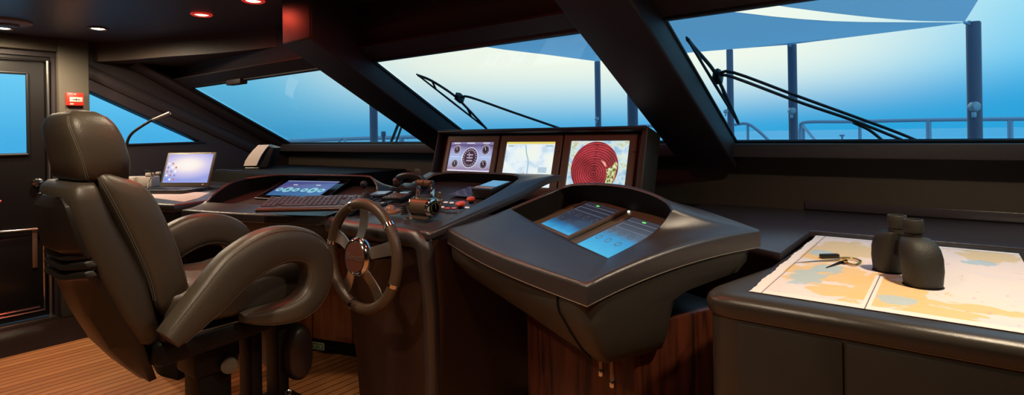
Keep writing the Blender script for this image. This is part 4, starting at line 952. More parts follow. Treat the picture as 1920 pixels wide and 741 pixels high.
bm = NB(); cyl(bm, Vector((XC + .05, kn.y, kn.z)), kn, .009); part('knob_stem', bm, BLACK, ch)
for x_ in (465, 515):
    a = at(x_, 660, X=XC)
    for s_ in (-.0,):
        bm = NB(); box(bm, (XC + .02, a.y, .36), (.10, .045, .46), .006); part('footrest_post', bm, BLACK, ch)
ov = at(540, 652, X=XC + .02)
bm = NB(); loft(bm, [super_loop((XC + x, ov.y, ov.z), (0, .055 * k, 0), (0, 0, .112 * k), 2.4, 32) for x, k in ((-.13, .8), (-.12, .95), (-.10, 1), (.10, 1), (.12, .95), (.13, .8))]); part('calf_pad', bm, mat('pad_leather', (.02, .014, .012), .4), ch, smooth=60)
bm = NB(); box(bm, (XC, ov.y - .02, .17), (.36, .22, .03), .01); box(bm, (XC, ov.y - .10, .20), (.36, .03, .05), .008); part('footrest', bm, BLACK, ch)
bm = NB(); tube(bm, [(XC + .06, py_ + .04, .32), (XC + .06, ov.y - .05, .17)], .018, 8); part('footrest_strut', bm, BLACK, ch)
bm = NB(); cyl(bm, at(541, 736, X=XC + .12), at(541, 736, X=XC + .15), .012, bev=.003); part('footrest_bolt', bm, CHROME, ch)

# ================================================================ CHART TABLE
YF = 1.385
def rounded(poly, idxr, seg=8):
    out = []; n = len(poly)
    for i, p in enumerate(poly):
        if i not in idxr: out.append(Vector(p)); continue
        r = idxr[i]; p = Vector(p); a = (Vector(poly[i - 1]) - p).normalized(); b = (Vector(poly[(i + 1) % n]) - p).normalized()
        p0, p1 = p + a * r, p + b * r
        for k in range(seg + 1):
            t = k / seg; out.append(p0 * (1 - t) ** 2 + p * 2 * t * (1 - t) + p1 * t * t)
    return out
ct = thing('chart_table', 'long dark brown cabinet with a rounded top edge carrying the open sea chart and binoculars', 'cabinet', (.5, 1.9, 0))
def outl(off, z): return rounded([Vector((-.505 + off, YF + off, z)), Vector((1.65 - off, YF + off, z)), Vector((1.65 - off, 2.42, z)), Vector((-.405 + off, 2.42, z)), Vector((-.425 + off, 1.76, z))], {0: .09})
lo = [outl(.0, .850), outl(-.004, .862), outl(-.005, .875), outl(-.001, .887), outl(.008, .895), outl(.022, .8995), outl(.04, .9)]
bm = NB(); loft(bm, lo); part('worktop', bm, CAB, ct, smooth=60)
bm = NB(); loft(bm, [outl(.006, .0), outl(.006, .846)]); part('carcass', bm, CAB, ct, smooth=50)
for x0, x1 in ((-.405, -.187), (-.181, .36), (.366, .9), (.906, 1.5)):
    bm = NB(); box(bm, ((x0 + x1) / 2, YF + .004, .43), (x1 - x0, .012, .815), .003); part('door', bm, mat('cabinet_door', (.040, .034, .027), .42, bump=.15, bscale=700), ct)
bm = NB(); bd = [p + Vector((0, 0, 0)) for p in outl(.003, .848)[:10]]; tube(bm, [Vector((-.498, 1.62, .848))] + bd + [Vector((1.6, YF + .003, .848))], .0016, 6); part('bead', bm, MATS['bead_metal'], ct)

# sea chart
def chart_mat():
    m, nt, b = new_mat('sea_chart'); b.inputs['Roughness'].default_value = .75
    tc = nt.nodes.new('ShaderNodeTexCoord'); sx = nt.nodes.new('ShaderNodeSeparateXYZ'); nt.links.new(tc.outputs['Object'], sx.inputs[0])
    def noise(sc, seed, det=3, dist=.8):
        mp = nt.nodes.new('ShaderNodeMapping'); mp.inputs['Location'].default_value = (seed, seed * .7, 0); nt.links.new(tc.outputs['Object'], mp.inputs['Vector'])
        n = nt.nodes.new('ShaderNodeTexNoise'); n.inputs['Scale'].default_value = sc; n.inputs['Detail'].default_value = det; n.inputs['Distortion'].default_value = dist; nt.links.new(mp.outputs[0], n.inputs['Vector']); return n.outputs['Fac']
    def mth(op, a, bb=None):
        k = nt.nodes.new('ShaderNodeMath'); k.operation = op
        for i, v in enumerate((a, bb)):
            if v is None: continue
            if isinstance(v, (int, float)): k.inputs[i].default_value = v
            else: nt.links.new(v, k.inputs[i])
        return k.outputs[0]
    def mixc(f, a, c):
        x = nt.nodes.new('ShaderNodeMix'); x.data_type = 'RGBA'; nt.links.new(f, x.inputs['Factor'])
        for i, v in ((6, a), (7, c)):
            if isinstance(v, tuple): x.inputs[i].default_value = v
            else: nt.links.new(v, x.inputs[i])
        return x.outputs[2]
    def sm(v, a, c):
        r = nt.nodes.new('ShaderNodeMapRange'); r.interpolation_type = 'SMOOTHSTEP'; r.inputs['From Min'].default_value = a; r.inputs['From Max'].default_value = c; nt.links.new(v, r.inputs['Value']); return r.outputs[0]
    def blob(x, y, rx, ry, ws=.35):
        dx = mth('DIVIDE', mth('SUBTRACT', sx.outputs['X'], x), rx); dy = mth('DIVIDE', mth('SUBTRACT', sx.outputs['Y'], y), ry)
        q = mth('ADD', mth('MULTIPLY', dx, dx), mth('MULTIPLY', dy, dy)); q = mth('ADD', q, mth('MULTIPLY', mth('SUBTRACT', noise(11, x * 7 + 3, 6, 1.8), .5), 4.2)); return sm(q, 1.25, .75)
    base = mixc(sm(noise(3, 4.2), .35, .7), srgb(246, 232, 226), srgb(232, 226, 232))
    blu = srgb(176, 208, 222); tan = srgb(243, 205, 140); tan2 = srgb(232, 208, 160)
    L = [(-.26, 1.74, .11, .14, tan), (-.12, 1.62, .10, .16, tan), (-.28, 2.10, .12, .16, tan2), (-.30, 1.95, .08, .06, tan), (.03, 1.58, .12, .035, tan), (-.02, 1.50, .07, .05, tan), (.09, 2.24, .08, .10, tan2), (-.22, 1.56, .06, .05, tan),
         (-.315, 1.68, .045, .10, blu), (-.27, 1.80, .035, .06, blu), (-.10, 1.56, .035, .04, blu), (-.06, 1.76, .03, .03, blu), (-.33, 2.02, .03, .05, blu), (.06, 2.12, .04, .04, blu)]
    col = base
    for x, y, rx, ry, cc in L: col = mixc(mth('MULTIPLY', blob(x, y, rx, ry), .8 if cc is blu else .9), col, cc)
    line = sm(noise(30, 9.1, 2), .66, .72); col = mixc(mth('MULTIPLY', line, .35), col, srgb(190, 150, 190))
    # margins and the white fold strip with its thin rules
    def near(v, c, w): return mth('LESS_THAN', mth('ABSOLUTE', mth('SUBTRACT', v, c)), w)
    mg = mth('MAXIMUM', mth('LESS_THAN', sx.outputs['X'], -.372), mth('MAXIMUM', mth('LESS_THAN', sx.outputs['Y'], 1.475), mth('GREATER_THAN', sx.outputs['Y'], 2.315)))
    mg = mth('MAXIMUM', mg, mth('MULTIPLY', near(sx.outputs['X'], -.152, .009), mth('LESS_THAN', sx.outputs['Y'], 1.80)))
    col = mixc(mg, col, srgb(248, 240, 234))
    ln = mth('MAXIMUM', near(sx.outputs['X'], -.366, .0012), mth('MULTIPLY', near(sx.outputs['X'], -.152, .0012), mth('LESS_THAN', sx.outputs['Y'], 1.80)))
    ln = mth('MAXIMUM', ln, near(sx.outputs['Y'], 2.31, .0015))
    col = mixc(ln, col, srgb(120, 105, 110))
    nt.links.new(col, b.inputs['Base Color']); return m
bm = NB(); nx, ny = 40, 60
vs_ = {}
for i in range(nx + 1):
    for j in range(ny + 1):
        x = -.395 + .56 * i / nx; y = 1.445 + .895 * j / ny
        if i == 0: x += .0012 * math.sin(j * 1.9) + .002 * math.sin(j * .5)
        vs_[i, j] = bm.verts.new((x, y, .9016 + .0010 * abs(math.sin(i * .35)) * abs(math.sin(j * .21))))
for i in range(nx):
    for j in range(ny): bm.faces.new((vs_[i, j], vs_[i + 1, j], vs_[i + 1, j + 1], vs_[i, j + 1]))
e = bmesh.ops.extrude_face_region(bm, geom=bm.faces[:]); bmesh.ops.translate(bm, vec=(0, 0, .0007), verts=[g for g in e['geom'] if isinstance(g, bmesh.types.BMVert)])
tag(finish('sea_chart', bm, chart_mat()), 'large paper sea chart with orange land and blue shallows spread open on the dark cabinet', 'chart')

# dividers
def az_(x, y, dz=0): return at(x, y, Z=.905 + dz)
dvd = thing('chart_dividers', 'brass and black chart dividers lying open on the sea chart beside the binoculars', 'dividers', az_(1582, 488))
bm = NB(); a, b = az_(1538, 481, .004), az_(1572, 480, .004); M = frame_m((a + b) / 2, b - a, Vector((0, 0, 1)).cross(b - a)); box(bm, (0, 0, 0), ((b - a).length, .016, .014), .003, M=M); part('handle', bm, PLASTIC, dvd)
bm = NB(); tube(bm, spline([az_(1574, 484, .003), az_(1590, 484, .004), az_(1605, 486, .004), az_(1614, 491, .003), az_(1602, 497, .002), az_(1586, 492, .002)], 5), .0032, 8); part('bow', bm, BRASS, dvd)
bm = NB(); tube(bm, [az_(1586, 490, .002), az_(1576, 492, .002), az_(1549, 502, .0)], [.0045, .004, .001], 8); part('leg', bm, BLACK, dvd)
bm = NB(); tube(bm, [az_(1574, 487, .002), az_(1530, 490, .0), az_(1488, 493, .0)], [.003, .0022, .0006], 8); part('needle_leg', bm, BRUSHED, dvd)
bm = NB(); cyl(bm, az_(1585, 489, -.003), az_(1585, 489, .010), .006, bev=.002); part('pivot', bm, BRASS, dvd)

# binoculars
bl, br = at(1667, 507, Z=.903), at(1733, 537, Z=.903); bcx = (bl + br) / 2; bu = (br - bl); bu.z = 0; bu.normalize()
Mb = frame_m(bcx, bu, Vector((0, 0, 1)).cross(bu))
bi = thing('binoculars', 'black rubber armoured binoculars standing upright on the sea chart', 'binoculars', mtx=Mb)
sep = (br - bl).length / 2 * .93
for s_ in (-1, 1):
    secs = [(0, .036, 1.0), (.003, .0385, 1), (.012, .0395, 1), (.04, .0425, .98), (.07, .043, .93), (.092, .041, .84), (.106, .036, .74), (.114, .029, .64), (.1165, .018, .58)]
    bm = NB(); loft(bm, [super_loop((s_ * sep * k, 0, z), (r, 0, 0), (0, r * 1.0, 0), 2.5, 36) for z, r, k in secs]); bo = part('barrel', bm, RUBBER, bi, world=False, smooth=60)
    ex = s_ * sep * .50
    bm = NB(); lathe(bm, [(.001, .112), (.020, .112), (.020, .124), (.019, .125), (.0215, .127), (.0225, .133), (.0225, .158), (.021, .1605), (.018, .1605), (.0165, .152), (.001, .151)], Matrix.Translation((ex, 0, 0)), 32); ey = part('eyepiece', bm, mat('eyecup_rubber', (.03, .028, .022), .5), bi, world=False)
    bm = NB()
    for i in range(30): a = 2 * PI * i / 30; cyl(bm, (ex + .0205 * math.cos(a), .0205 * math.sin(a), .126), (ex + .0205 * math.cos(a), .0205 * math.sin(a), .132), .0012, 6)
    part('focus_ring', bm, PLASTIC, ey, world=False)
    bm = NB(); lathe(bm, [(.036, -.001), (.0435, -.001), (.0435, .001), (.036, .001)], Matrix.Translation((s_ * sep, 0, .0)), 30); part('lens_rim', bm, PLASTIC, bi, world=False)
bm = NB(); cyl(bm, (0, 0, .03), (0, 0, .112), .012, bev=.003); box(bm, (0, 0, .075), (sep * 1.2, .022, .045), .006); part('hinge', bm, PLASTIC, bi, world=False)

# ================================================================ PORT DESK
dk = thing('side_desk', 'dark desk against the port wall carrying the laptop and desk microphone', 'desk', (-4.2, 1.7, 0))
po = [Vector((XP + .01, 1.42, 0)), Vector((-4.4, 1.38, 0)), Vector((-3.42, 1.20, 0)), Vector((-3.26, 1.24, 0)), Vector((-3.42, 1.92, 0)), Vector((-3.42, 2.10, 0)), Vector((XP + .01, 2.10, 0))]
def dko(off, z):
    c = Vector((-4.2, 1.7, 0)); r = rounded(po, {2: .06}); return [Vector((p.x, p.y, z)) + (c - p).normalized() * off for p in r]
bm = NB(); loft(bm, [dko(.0, .905), dko(-.004, .92), dko(-.002, .94), dko(.01, .949), dko(.02, .95)]); part('worktop', bm, PANEL, dk, smooth=50)
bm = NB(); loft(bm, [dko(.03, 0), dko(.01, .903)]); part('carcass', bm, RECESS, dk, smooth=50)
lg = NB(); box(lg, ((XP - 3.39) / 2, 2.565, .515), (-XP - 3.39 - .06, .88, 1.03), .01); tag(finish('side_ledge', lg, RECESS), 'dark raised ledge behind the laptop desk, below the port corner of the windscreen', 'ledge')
bm = NB(); q = [at(x, y, Z=.9505) for x, y in ((262, 368), (345, 379), (372, 372), (392, 362), (300, 356))]; prism(bm, q, (0, 0, .0012)); tag(finish('paper_sheet', bm, PAPER), 'pale paper sheet lying under the laptop on the port desk', 'paper')
# laptop
ang = R_(9); lu = CR * math.cos(ang) - CF * math.sin(ang); lv = Vector((-lu.y, lu.x, 0))
hg = at(344, 351, d=3.8); hg.z = .954
Ml = frame_m(hg, lu, lv) @ Matrix.Scale(1.08, 4)
lt = thing('laptop', 'open laptop with a bright pale desktop screen on the port desk', 'laptop', mtx=Ml)
bm = NB(); box(bm, (0, -.115, .009), (.34, .235, .018), .004); part('base', bm, mat('laptop_case', (.035, .034, .036), .4), lt, world=False)
bm = NB()
for j in range(5):
    for i in range(15): box(bm, (-.14 + i * .020, -.15 + j * .021, .0195), (.0165, .017, .003))
part('keyboard', bm, PLASTIC, lt, world=False, smooth=0)
bm = NB(); box(bm, (0, -.20, .0185), (.075, .04, .001)); part('touchpad', bm, GREYP, lt, world=False, smooth=0)
tl = R_(20); Ms = Matrix.Translation((0, .003, .020)) @ Matrix.Rotation(-tl, 4, 'X')
def lidm(bm): bmesh.ops.transform(bm, matrix=Ms, verts=bm.verts[:]); return bm
bm = NB(); box(bm, (0, .004, .112), (.345, .010, .225), .004); lid = part('lid', lidm(bm) and bm, mat('laptop_lid', (.16, .15, .115), .4, metal=.3), lt, world=False)
def desktop(nt, tc, b):
    g = nt.nodes.new('ShaderNodeVectorMath'); g.operation = 'DISTANCE'; g.inputs[1].default_value = (.48, .5, .72); nt.links.new(tc.outputs['Generated'], g.inputs[0])
    r = ramp(nt, [(.0, srgb(255, 255, 250)), (.28, srgb(250, 238, 232)), (.45, srgb(215, 205, 235)), (.75, srgb(150, 160, 225))]); nt.links.new(g.outputs['Value'], r.inputs['Fac'])
    nt.links.new(r.outputs['Color'], b.inputs['Emission Color']); b.inputs['Emission Strength'].default_value = 1.0
bm = NB(); box(bm, (0, -.0015, .118), (.315, .002, .188)); part('screen', lidm(bm) and bm, screen_mat('laptop_screen', desktop), lt, world=False, smooth=0)
ICN = [emis('icon_blue', srgb(120, 150, 215), .9), emis('icon_white', (1, 1, 1), 1), emis('icon_red', srgb(210, 130, 120), .9)]
for i in range(3):
    for j in range(5):
        if i == 2 and j > 3: continue
        bm = NB(); box(bm, (-.14 + i * .028, -.003, .045 + j * .026), (.012, .001, .012), .002, 1); part('icon', lidm(bm) and bm, ICN[(i + j) % 3], lt, world=False, smooth=0)
bm = NB(); box(bm, (.13, -.0015, .218), (.02, .001, .006)); box(bm, (.13, -.002, .012), (.014, .001, .006)); part('lid_mark', lidm(bm) and bm, WHITEP, lt, world=False)
# gooseneck microphone
MD = 4.0; t0 = at(238, 282, d=MD); bs = Vector((t0.x, t0.y, .951))
mc = thing('gooseneck_microphone', 'thin black gooseneck microphone rising behind the headrest in front of the side window', 'microphone', bs)
bm = NB(); lathe(bm, [(.001, 0), (.045, 0), (.045, .015), (.03, .026), (.012, .03), (.001, .03)], Matrix.Translation(bs)); part('base', bm, PLASTIC, mc)
pts = [bs + Vector((0, 0, .03)), at(238, 300, d=MD), at(238, 270, d=MD), at(246, 252, d=MD), at(264, 238, d=MD), at(287, 224, d=MD)]
bm = NB(); tube(bm, spline(pts, 6), .0095, 10); part('gooseneck', bm, PLASTIC, mc)
bm = NB(); cyl(bm, at(286, 225, d=MD), at(319, 212, d=MD), .010, r2=.014, bev=.004); part('microphone_head', bm, mat('mic_metal', (.3, .28, .26), .4, metal=.6), mc)
# clutter behind the laptop
p = at(262, 350, Z=.951); bm = NB(); M = frame_m((p.x, p.y, .99), CR, CF); box(bm, (0, .0, -.002), (.24, .10, .075), .006, M=M); tag(finish('document_box', bm, WHITEP), 'pale cream box on the port desk between the headrest and the laptop', 'box')
p = at(281, 324, d=4.0); M = frame_m(Vector((p.x, p.y, 1.045)), CR, CF)
pw = thing('power_adapter', 'white plug adapter with looping black cable on top of the pale box', 'adapter', mtx=M)
bm = NB(); box(bm, (0, 0, 0), (.05, .035, .03), .006); box(bm, (.055, .01, .01), (.03, .025, .02), .004); part('plug', bm, WHITEP, pw, world=False)
bm = NB(); tube(bm, spline([(-.03, 0, .0), (-.05, .0, .02), (-.02, -.01, .035), (.02, -.02, .02), (.03, -.03, -.01), (.035, -.07, -.05), (.05, -.1, -.085)], 6), .003, 6); part('cable', bm, PLASTIC, pw, world=False)
bm = NB(); p = at(396, 354, Z=.951); box(bm, p + Vector((0, 0, .008)), (.05, .03, .014), .005); tag(finish('computer_mouse', bm, GREYP), 'small grey computer mouse beside the laptop base', 'mouse')
# little speaker with pale curved front
p = at(478, 317, Z=1.031); M = frame_m(p, CR, CF)
spk = thing('desk_speaker', 'dark wedge speaker with a pale curved front on the raised ledge by the window corner', 'speaker', mtx=M)
bm = NB(); prof = [(-.09, .0), (.10, .0), (.16, .17), (.06, .20)]; prism(bm, [(x, .015, z + .01) for x, z in prof], (0, .16, 0)); bevel_all(bm, .01, 2); part('body', bm, PLASTIC, spk, world=False)
bm = NB(); lo = []
for z, x0, x1, y in ((.028, -.095, .015, -.004), (.07, -.078, .035, -.010), (.12, -.045, .062, -.010), (.165, -.008, .092, -.006), (.205, .03, .125, .004)):
    lo.append([Vector((x0, y, z)), Vector((x1, y, z)), Vector((x1, y + .016, z)), Vector((x0, y + .016, z))])
loft(bm, lo); part('front_grille', bm, mat('speaker_front', (.85, .74, .64), .6), spk, world=False)
bm = NB(); box(bm, (-.03, .05, .006), (.12, .08, .012), .003); part('foot', bm, BRUSHED, spk, world=False)
bm = NB(); a, b = at(405, 319, Z=1.033), at(455, 320, Z=1.033); tube(bm, spline([a, a.lerp(b, .3) + Vector((0, .01, .003)), a.lerp(b, .6) - Vector((0, .01, 0)), b], 6), .004, 6); tag(finish('cable', bm, mat('cable_blue', (.06, .07, .14), .3)), 'thin dark cable lying along the raised ledge towards the wedge speaker', 'cable')

# ================================================================ FIXTURES
# fire call point on the pillar
PX = XP + .07
a, b = at(122, 174, X=PX), at(155, 199, X=PX); cpt = Vector((PX, (a.y + b.y) / 2, (a.z + b.z) / 2)); cw, chh = abs(b.y - a.y), abs(a.z - b.z)
fp = thing('fire_call_point', 'red square fire alarm call point with a white break panel on the pillar', 'alarm', cpt)
bm = NB(); box(bm, cpt + Vector((.018, 0, 0)), (.036, cw, chh), .005); part('housing', bm, REDP, fp)
bm = NB(); box(bm, cpt + Vector((.037, .004, -.002)), (.004, cw * .74, chh * .36), .001); part('break_panel', bm, WHITEP, fp)
bm = NB()
for k in (-1, 0, 1): lathe(bm, [(.004 if k else .006, 0), (.004 if k else .006, .001), (.0004, .001)], frame_m(cpt + Vector((.039, .004 + k * .014, -.002)), (0, 1, 0), (0, 0, 1)), 12)
box(bm, cpt + Vector((.0395, .004, -.002)), (.001, .05, .0022)); part('press_mark', bm, PLASTIC, fp)
bm = NB(); box(bm, cpt + Vector((.037, 0, .037)), (.002, .014, .010), .001); box(bm, cpt + Vector((.037, -.022, -.036)), (.002, .022, .012), .001); part('emblem', bm, mat('call_emblem', (.7, .35, .3), .5), fp)
# smoke detector
c = at(14, 39, Z=ZC)
sd = thing('smoke_detector', 'flat round beige smoke detector on the ceiling beside the first white downlight', 'smoke detector', (c.x, c.y, ZC))
bm = NB(); lathe(bm, [(.001, 0), (.12, 0), (.12, -.012), (.10, -.022), (.001, -.022)], Matrix.Translation((c.x, c.y, ZC)), 36); part('base', bm, mat('detector_beige', (.30, .22, .16), .5), sd)
bm = NB(); lathe(bm, [(.06, -.022), (.055, -.035), (.001, -.036)], Matrix.Translation((c.x, c.y, ZC)), 24); part('sensor', bm, mat('detector_dark', (.13, .09, .07), .5), sd)
# downlights
WARM = emis('lamp_warm', (1, .84, .60), 24); REDL = emis('lamp_red', (1, .22, .14), 9); 
def downlight(x, y, kind, label, group, power, size=R_(177), r=.045):
    power *= 2.6 if kind == 'w' else 1.0
    t = thing('ceiling_downlight', label, 'downlight', (x, y, ZC), group=group)
    bm = NB(); lathe(bm, [(r * .8, 0), (r * 1.3, -.001), (r * 1.35, -.006), (r * 1.15, -.012), (r * .95, -.010), (r * .8, -.002)], Matrix.Translation((x, y, ZC)), 28); part('trim_ring', bm, BRONZE if kind == 'w' else emis('red_ring_glow', (.9, .04, .03), .5), t)  # red ring emits faintly, standing in for the lamp's halo on the ceiling
    bm = NB(); lathe(bm, [(r * .95, -.004), (r * .6, -.009), (.001, -.011)], Matrix.Translation((x, y, ZC)), 24); part('lamp', bm, WARM if kind == 'w' else REDL, t)
    l = bpy.data.lights.new('downlight', 'SPOT'); l.energy = power; l.color = (1, .80, .56) if kind == 'w' else (1, .09, .05); l.spot_size = size; l.spot_blend = .6; l.shadow_soft_size = .045
    o = bpy.data.objects.new('downlight_beam', l); C.objects.link(o); o.parent = t; o.location = (0, 0, -.03)
w1 = at(184, 52, Z=ZC); w2 = at(5, 51, Z=ZC); r1 = at(378, 26, Z=ZC); r2 = at(475, 0, Z=ZC)
GW_, GR_ = 'white ceiling downlights', 'red night downlights'
downlight(w1.x, w1.y, 'w', 'bright white ceiling downlight above the pillar with the red call point', GW_, 18)
downlight(w2.x, w2.y, 'w', 'bright white ceiling downlight over the side door beside the smoke detector', GW_, 18)
downlight(r1.x, r1.y, 'r', 'red glowing ceiling downlight, nearer the white downlights', GR_, 8)
downlight(r2.x, r2.y, 'r', 'red glowing ceiling downlight cut by the top of the picture, next in the row', GR_, 10)
for x in (-2.3, -1.15): downlight(x, 1.35, 'r', 'red ceiling downlight of the row above the helm consoles, out of the picture', GR_, 4 if x < -2 else 8)
for x, y, pw_, sz in ((-3.7, -.1, 9, 125), (-1.6, .15, 21, 120), (-2.0, 1.0, 9, 130), (-.6, .5, 13, 125), (.25, 1.55, 23, 155), (1.2, 1.7, 8, 130)): downlight(x, y, 'w', 'white ceiling downlight of the aft rows, out of the picture', GW_, pw_, R_(sz))

# ================================================================ OUTSIDE
def post(px, ytop, d, w, label, lamp=None, base=.40):
    top = at(px, ytop, d=d); h = top.z
    t = thing('awning_post', label, 'post', (top.x, top.y, base), group='awning posts on the foredeck')
    bm = NB(); tube(bm, [(top.x + .0, top.y, base), (top.x, top.y, h - .01), (top.x, top.y, h)], [w / 2, w / 2, w / 2 - .005], 16); part('pole', bm, STEELB, t)
    bm = NB(); lathe(bm, [(.001, 0), (w * 1.2, 0), (w * 1.2, .015), (w * .7, .02), (.001, .02)], Matrix.Translation((top.x, top.y, base)), 20); part('foot_plate', bm, STEELB, t)
    if lamp:
        lx, ly, lr = lamp; p = at(lx, ly, d=d - w / 2 - .02); M = frame_m(p, CR, (0, 0, 1))
        bm = NB(); lathe(bm, [(.001, -.05), (lr * .5, -.05), (lr, -.02), (lr, .01), (lr * .7, .022), (.001, .024)], M, 20); part('post_lamp', bm, mat('lamp_grey', (.45, .48, .55), .3, metal=.3), t)
        bm = NB(); box(bm, (0, -lr * 1.6, -.01), (lr * .7, lr * 1.1, .02), .003, M=M); part('lamp_bracket', bm, RAILM, t)
    return top
A1 = post(1825, 41, 4.5, .098, 'thick awning post with a round pale lamp, holding the tip of both shade sails', (1828, 200, .04))
A2_ = post(1485, 83, 5.8, .088, 'awning post crossed by the twin wiper arms, at the lower corner of the shade sail', (1485, 208, .035))
A3 = post(1368, 93, 8.0, .092, 'thin awning post just beside the window pillar, behind the wiper blade', (1361, 209, .03))
A4 = post(1120, 115, 9.5, .10, 'awning post standing above the radar monitor and meeting the shade sail', (1119, 223, .035))
A5 = post(1185, 132, 5.4, .10, 'short looking awning post against the broad pillar beside the radar monitor')
A6 = post(699, 120, 7.0, .10, 'lone awning post in the port windscreen pane, crossed by the pillar')
def sail(label, edges, sag=.08, n=14):
    """Coons patch over four curved edges"""
    e0, e1, e2, e3 = [resample(spline(e, 6), n) + [Vector(e[-1])] for e in edges]   # bottom u0->u1, right v, top u0->u1, left v
    bm = NB(); g = {}
    for i in range(n + 1):
        for j in range(n + 1):
            u, v = i / n, j / n
            p = (1 - v) * e0[i] + v * e2[i] + (1 - u) * e3[j] + u * e1[j] - ((1 - u) * (1 - v) * e0[0] + u * (1 - v) * e0[-1] + (1 - u) * v * e2[0] + u * v * e2[-1])
            p = p - Vector((0, 0, sag * 4 * u * (1 - u) * v * (1 - v))); g[i, j] = bm.verts.new(p)
    for i in range(n):
        for j in range(n): bm.faces.new((g[i, j], g[i + 1, j], g[i + 1, j + 1], g[i, j + 1]))
    e = bmesh.ops.extrude_face_region(bm, geom=bm.faces[:]); bmesh.ops.translate(bm, vec=(0, 0, .004), verts=[q for q in e['geom'] if isinstance(q, bmesh.types.BMVert)])
    return tag(finish('shade_sail', bm, SAILM, smooth=60), label, 'shade sail', 'blue shade sails over the foredeck')
R1 = at(600, 46, d=4.2); R2 = at(960, -60, d=3.3)
tipA = at(1806, 43, d=4.45); cA = at(1478, 84, d=5.7); cA0 = at(1118, 115, d=9.4)
m_near = [R2, at(1250, 8, d=3.6), at(1365, 22, d=3.75), at(1480, 35, d=3.9), at(1600, 42, d=4.1), tipA]
sail('blue shade sail whose lower edge runs post to post, below the white gap of sky', [[cA0, at(1290, 99, d=7.6), cA], [cA, at(1640, 64, d=5.1), tipA], m_near, [cA0, at(925, 91, d=6.6), R1, R2]][0:1] + [[cA, at(1640, 64, d=5.1), tipA], m_near, [cA0, at(1020, 102, d=7.8), at(925, 90, d=6.6), at(800, 60, d=4.6), R2]], sag=.0)
tipB = at(1809, 40, d=4.42)
B1 = at(1300, -22, d=3.1); B2 = at(1440, -160, d=2.6); B3 = at(1900, -110, d=3.5)
sail('upper blue shade sail above the white gap of sky, cut by the picture top', [[B1, at(1435, 7, d=3.4), at(1600, 29, d=3.75), at(1720, 39, d=4.1), tipB], [tipB, at(1834, 0, d=4.1), B3], [B2, at(1660, -140, d=3.0), B3], [B1, at(1370, -90, d=2.8), B2]], sag=.0)
# shackles
for q, a_, lb in ((at(1478, 84, d=5.72), A2_, 'small steel shackle tying the shade sail to the post crossed by the wiper arms'), (at(1808, 42, d=4.46), A1, 'small steel shackle tying both shade sails to the thick awning post')):
    bm = NB(); tube(bm, [q, Vector((a_.x, a_.y, a_.z - .03))], .012, 8); lathe(bm, [(.008, -.012), (.024, 0), (.008, .012)], Matrix.Translation(q.lerp(a_, .5)), 12); tag(finish('sail_shackle', bm, RAILM), lb, 'shackle', 'sail shackles')
# guard rails
def rail(label, pts, posts, diag=None, r=.022, base=.40):
    P = [at(x, y, d=d) for x, y, d in pts]; t = thing('guard_rail', label, 'rail', (P[0].x, P[0].y, base), group='steel guard rails of the bow')
    bm = NB(); tube(bm, spline(P, 5), r, 10); part('top_rail', bm, RAILM, t)
    for x, y, d, rr_ in posts:
        q = at(x, y, d=d); bm = NB(); cyl(bm, (q.x, q.y, base), q, rr_, 12); part('stanchion', bm, RAILM, t)
    for a, b in (diag or []):
        bm = NB(); tube(bm, [at(*a[:2], d=a[2]), at(*b[:2], d=b[2])], r * .8, 8); part('brace', bm, RAILM, t)
    return t
rail('long steel guard rail across the starboard windscreen pane with its stanchions', [(1500, 262, 7.6), (1501, 238, 7.6), (1512, 229, 7.5), (1600, 228, 7.2), (1740, 225, 6.6), (1920, 223, 5.9), (2100, 221, 5.3)], [(1506, 234, 7.5, .022), (1612, 228, 7.15, .02), (1741, 226, 6.6, .028), (1894, 224, 6.0, .026)], [((1506, 236, 7.5), (1532, 268, 7.1))])
rail('short bent piece of guard rail just beside the window pillar and the thin post', [(1376, 234, 8.4), (1400, 232, 8.3), (1420, 244, 8.2), (1442, 264, 8.1)], [(1402, 233, 8.3, .02)])
rail('low guard rail seen above the sill of the port windscreen pane', [(500, 267, 9.5), (600, 262.5, 9.2), (700, 259, 8.9), (800, 256, 8.6), (870, 253, 8.4)], [(635, 261, 9.1, .015), (753, 258, 8.75, .04)], None, .03)
rail('guard rail end seen low between the short post and the broad pillar', [(1190, 237, 8.8), (1216, 236, 8.7), (1236, 238, 8.6), (1300, 239, 8.5)], [(1192, 238, 8.8, .02)])
bm = NB(); q = at(683, 258, d=8.0); cyl(bm, (q.x, q.y, .4), (q.x, q.y, q.z - .02), .012, 8); lathe(bm, [(.001, -.03), (.03, -.02), (.03, .03), (.001, .04)], Matrix.Translation(q + Vector((.4, 0, 0))), 12)
bm.free()
q = at(719, 252, d=7.4); bm = NB(); cyl(bm, (q.x, q.y, .4), (q.x, q.y, q.z), .02, 8); box(bm, (q.x, q.y, q.z + .005), (.05, .05, .07), .012); tag(finish('deck_light', bm, STEELB), 'small dark deck light on a stem beside the lone awning post', 'light')
q = at(1579, 254, d=6.5); bm = NB(); cyl(bm, (q.x, q.y, .4), (q.x, q.y, q.z), .012, 8); box(bm, (q.x, q.y, q.z), (.05, .05, .02), .004); tag(finish('deck_cleat', bm, RAILM), 'small upright deck fitting low in the starboard pane between the rail stanchions', 'fitting')
q = at(642, 264, d=6.5); bm = NB(); tube(bm, spline([q + Vector((-.06, 0, -.06)), q + Vector((-.05, 0, 0)), q + Vector((0, 0, .03)), q + Vector((.05, 0, 0)), q + Vector((.06, 0, -.06))], 5), .012, 8); cyl(bm, (q.x, q.y, .4), (q.x, q.y, q.z - .03), .012, 8); tag(finish('deck_hoop', bm, RAILM), 'small curved deck hoop low in the port windscreen pane', 'fitting')
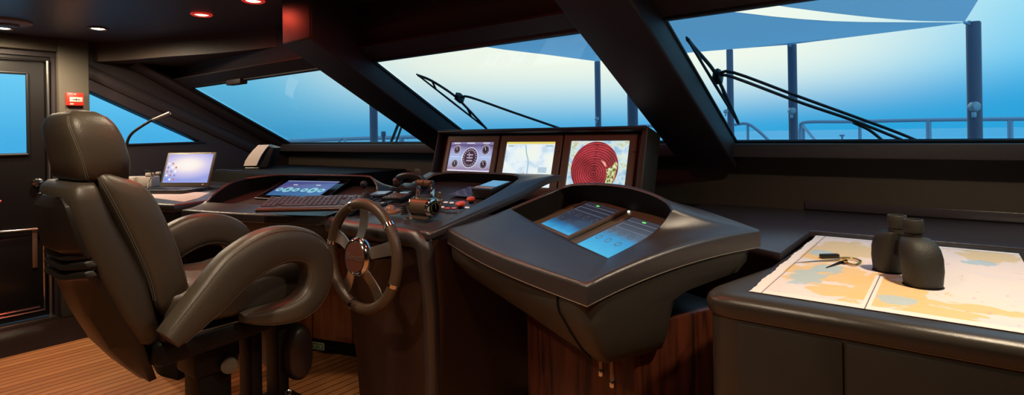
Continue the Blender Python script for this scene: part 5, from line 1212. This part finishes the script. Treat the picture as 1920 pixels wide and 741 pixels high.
# wipers lie on the outside of the windshield plane
GP = (wp(0, 0, -.055), GN)
def gp(x, y, off=0): return at(x, y, pl=(wp(0, 0, -.055 + off), GN))
WIP = mat('wiper_black', (.012, .014, .022), .45)
def wiper(label, blade, bow, arm_lines, pivot):
    c = gp(*pivot); t = thing('windscreen_wiper', label, 'wiper', c, group='windscreen wipers')
    a, b = blade
    P = [gp(*a), gp(*b)]; bm = NB(); tube(bm, [P[0], P[0].lerp(P[1], .5), P[1]], [.005, .007, .005], 8); part('blade', bm, WIP, t)
    B = [gp(x, y, -.02) for x, y in bow]; bm = NB(); tube(bm, spline([P[0].lerp(P[1], .02)] + B + [P[0].lerp(P[1], .98)], 6), .008, 8)
    for f in (.25, .75): m_ = P[0].lerp(P[1], f); k_ = min(B, key=lambda z: (z - m_).length); tube(bm, [m_, k_], .006, 6)
    part('bow', bm, WIP, t)
    for al in arm_lines:
        Q = [gp(x, y, -.035) for x, y in al]; bm = NB(); tube(bm, spline(Q, 4), .0072, 8); part('arm', bm, WIP, t)
    bm = NB(); q = gp(*pivot, -.03); M = frame_m(q, (1, 0, 0), GD); box(bm, (0, 0, 0), (.035, .06, .05), .008, M=M); box(bm, (.01, .035, 0), (.015, .03, .025), .004, M=M); part('pivot_block', bm, WIP, t)
wiper('wiper on the middle windscreen pane with one straight arm, above the monitors', ((781, 139), (914, 243)), [(810, 152), (850, 178), (876, 203)], [[(866, 184), (880, 182), (960, 210), (1056, 243), (1110, 262)]], (862, 184))
wiper('wiper on the starboard windscreen pane with twin parallel arms', ((1287, 70), (1385, 232)), [(1304, 92), (1335, 128), (1352, 160)], [[(1350, 140), (1375, 136), (1500, 182), (1660, 240), (1720, 264)], [(1350, 142), (1375, 145), (1500, 192), (1600, 226), (1690, 262)], [(1600, 230), (1630, 244), (1655, 264), (1662, 270)]], (1346, 144))
t = thing('windscreen_wiper', 'folded wiper standing almost upright at the corner of the port windscreen pane', 'wiper', gp(742, 258), group='windscreen wipers')
bm = NB(); tube(bm, [gp(731, 272), gp(746, 235), gp(760, 200)], .012, 8); part('blade', bm, WIP, t)
bm = NB(); tube(bm, [gp(741, 272, -.03), gp(752, 240, -.03), gp(764, 210, -.03)], .009, 8); part('arm', bm, WIP, t)
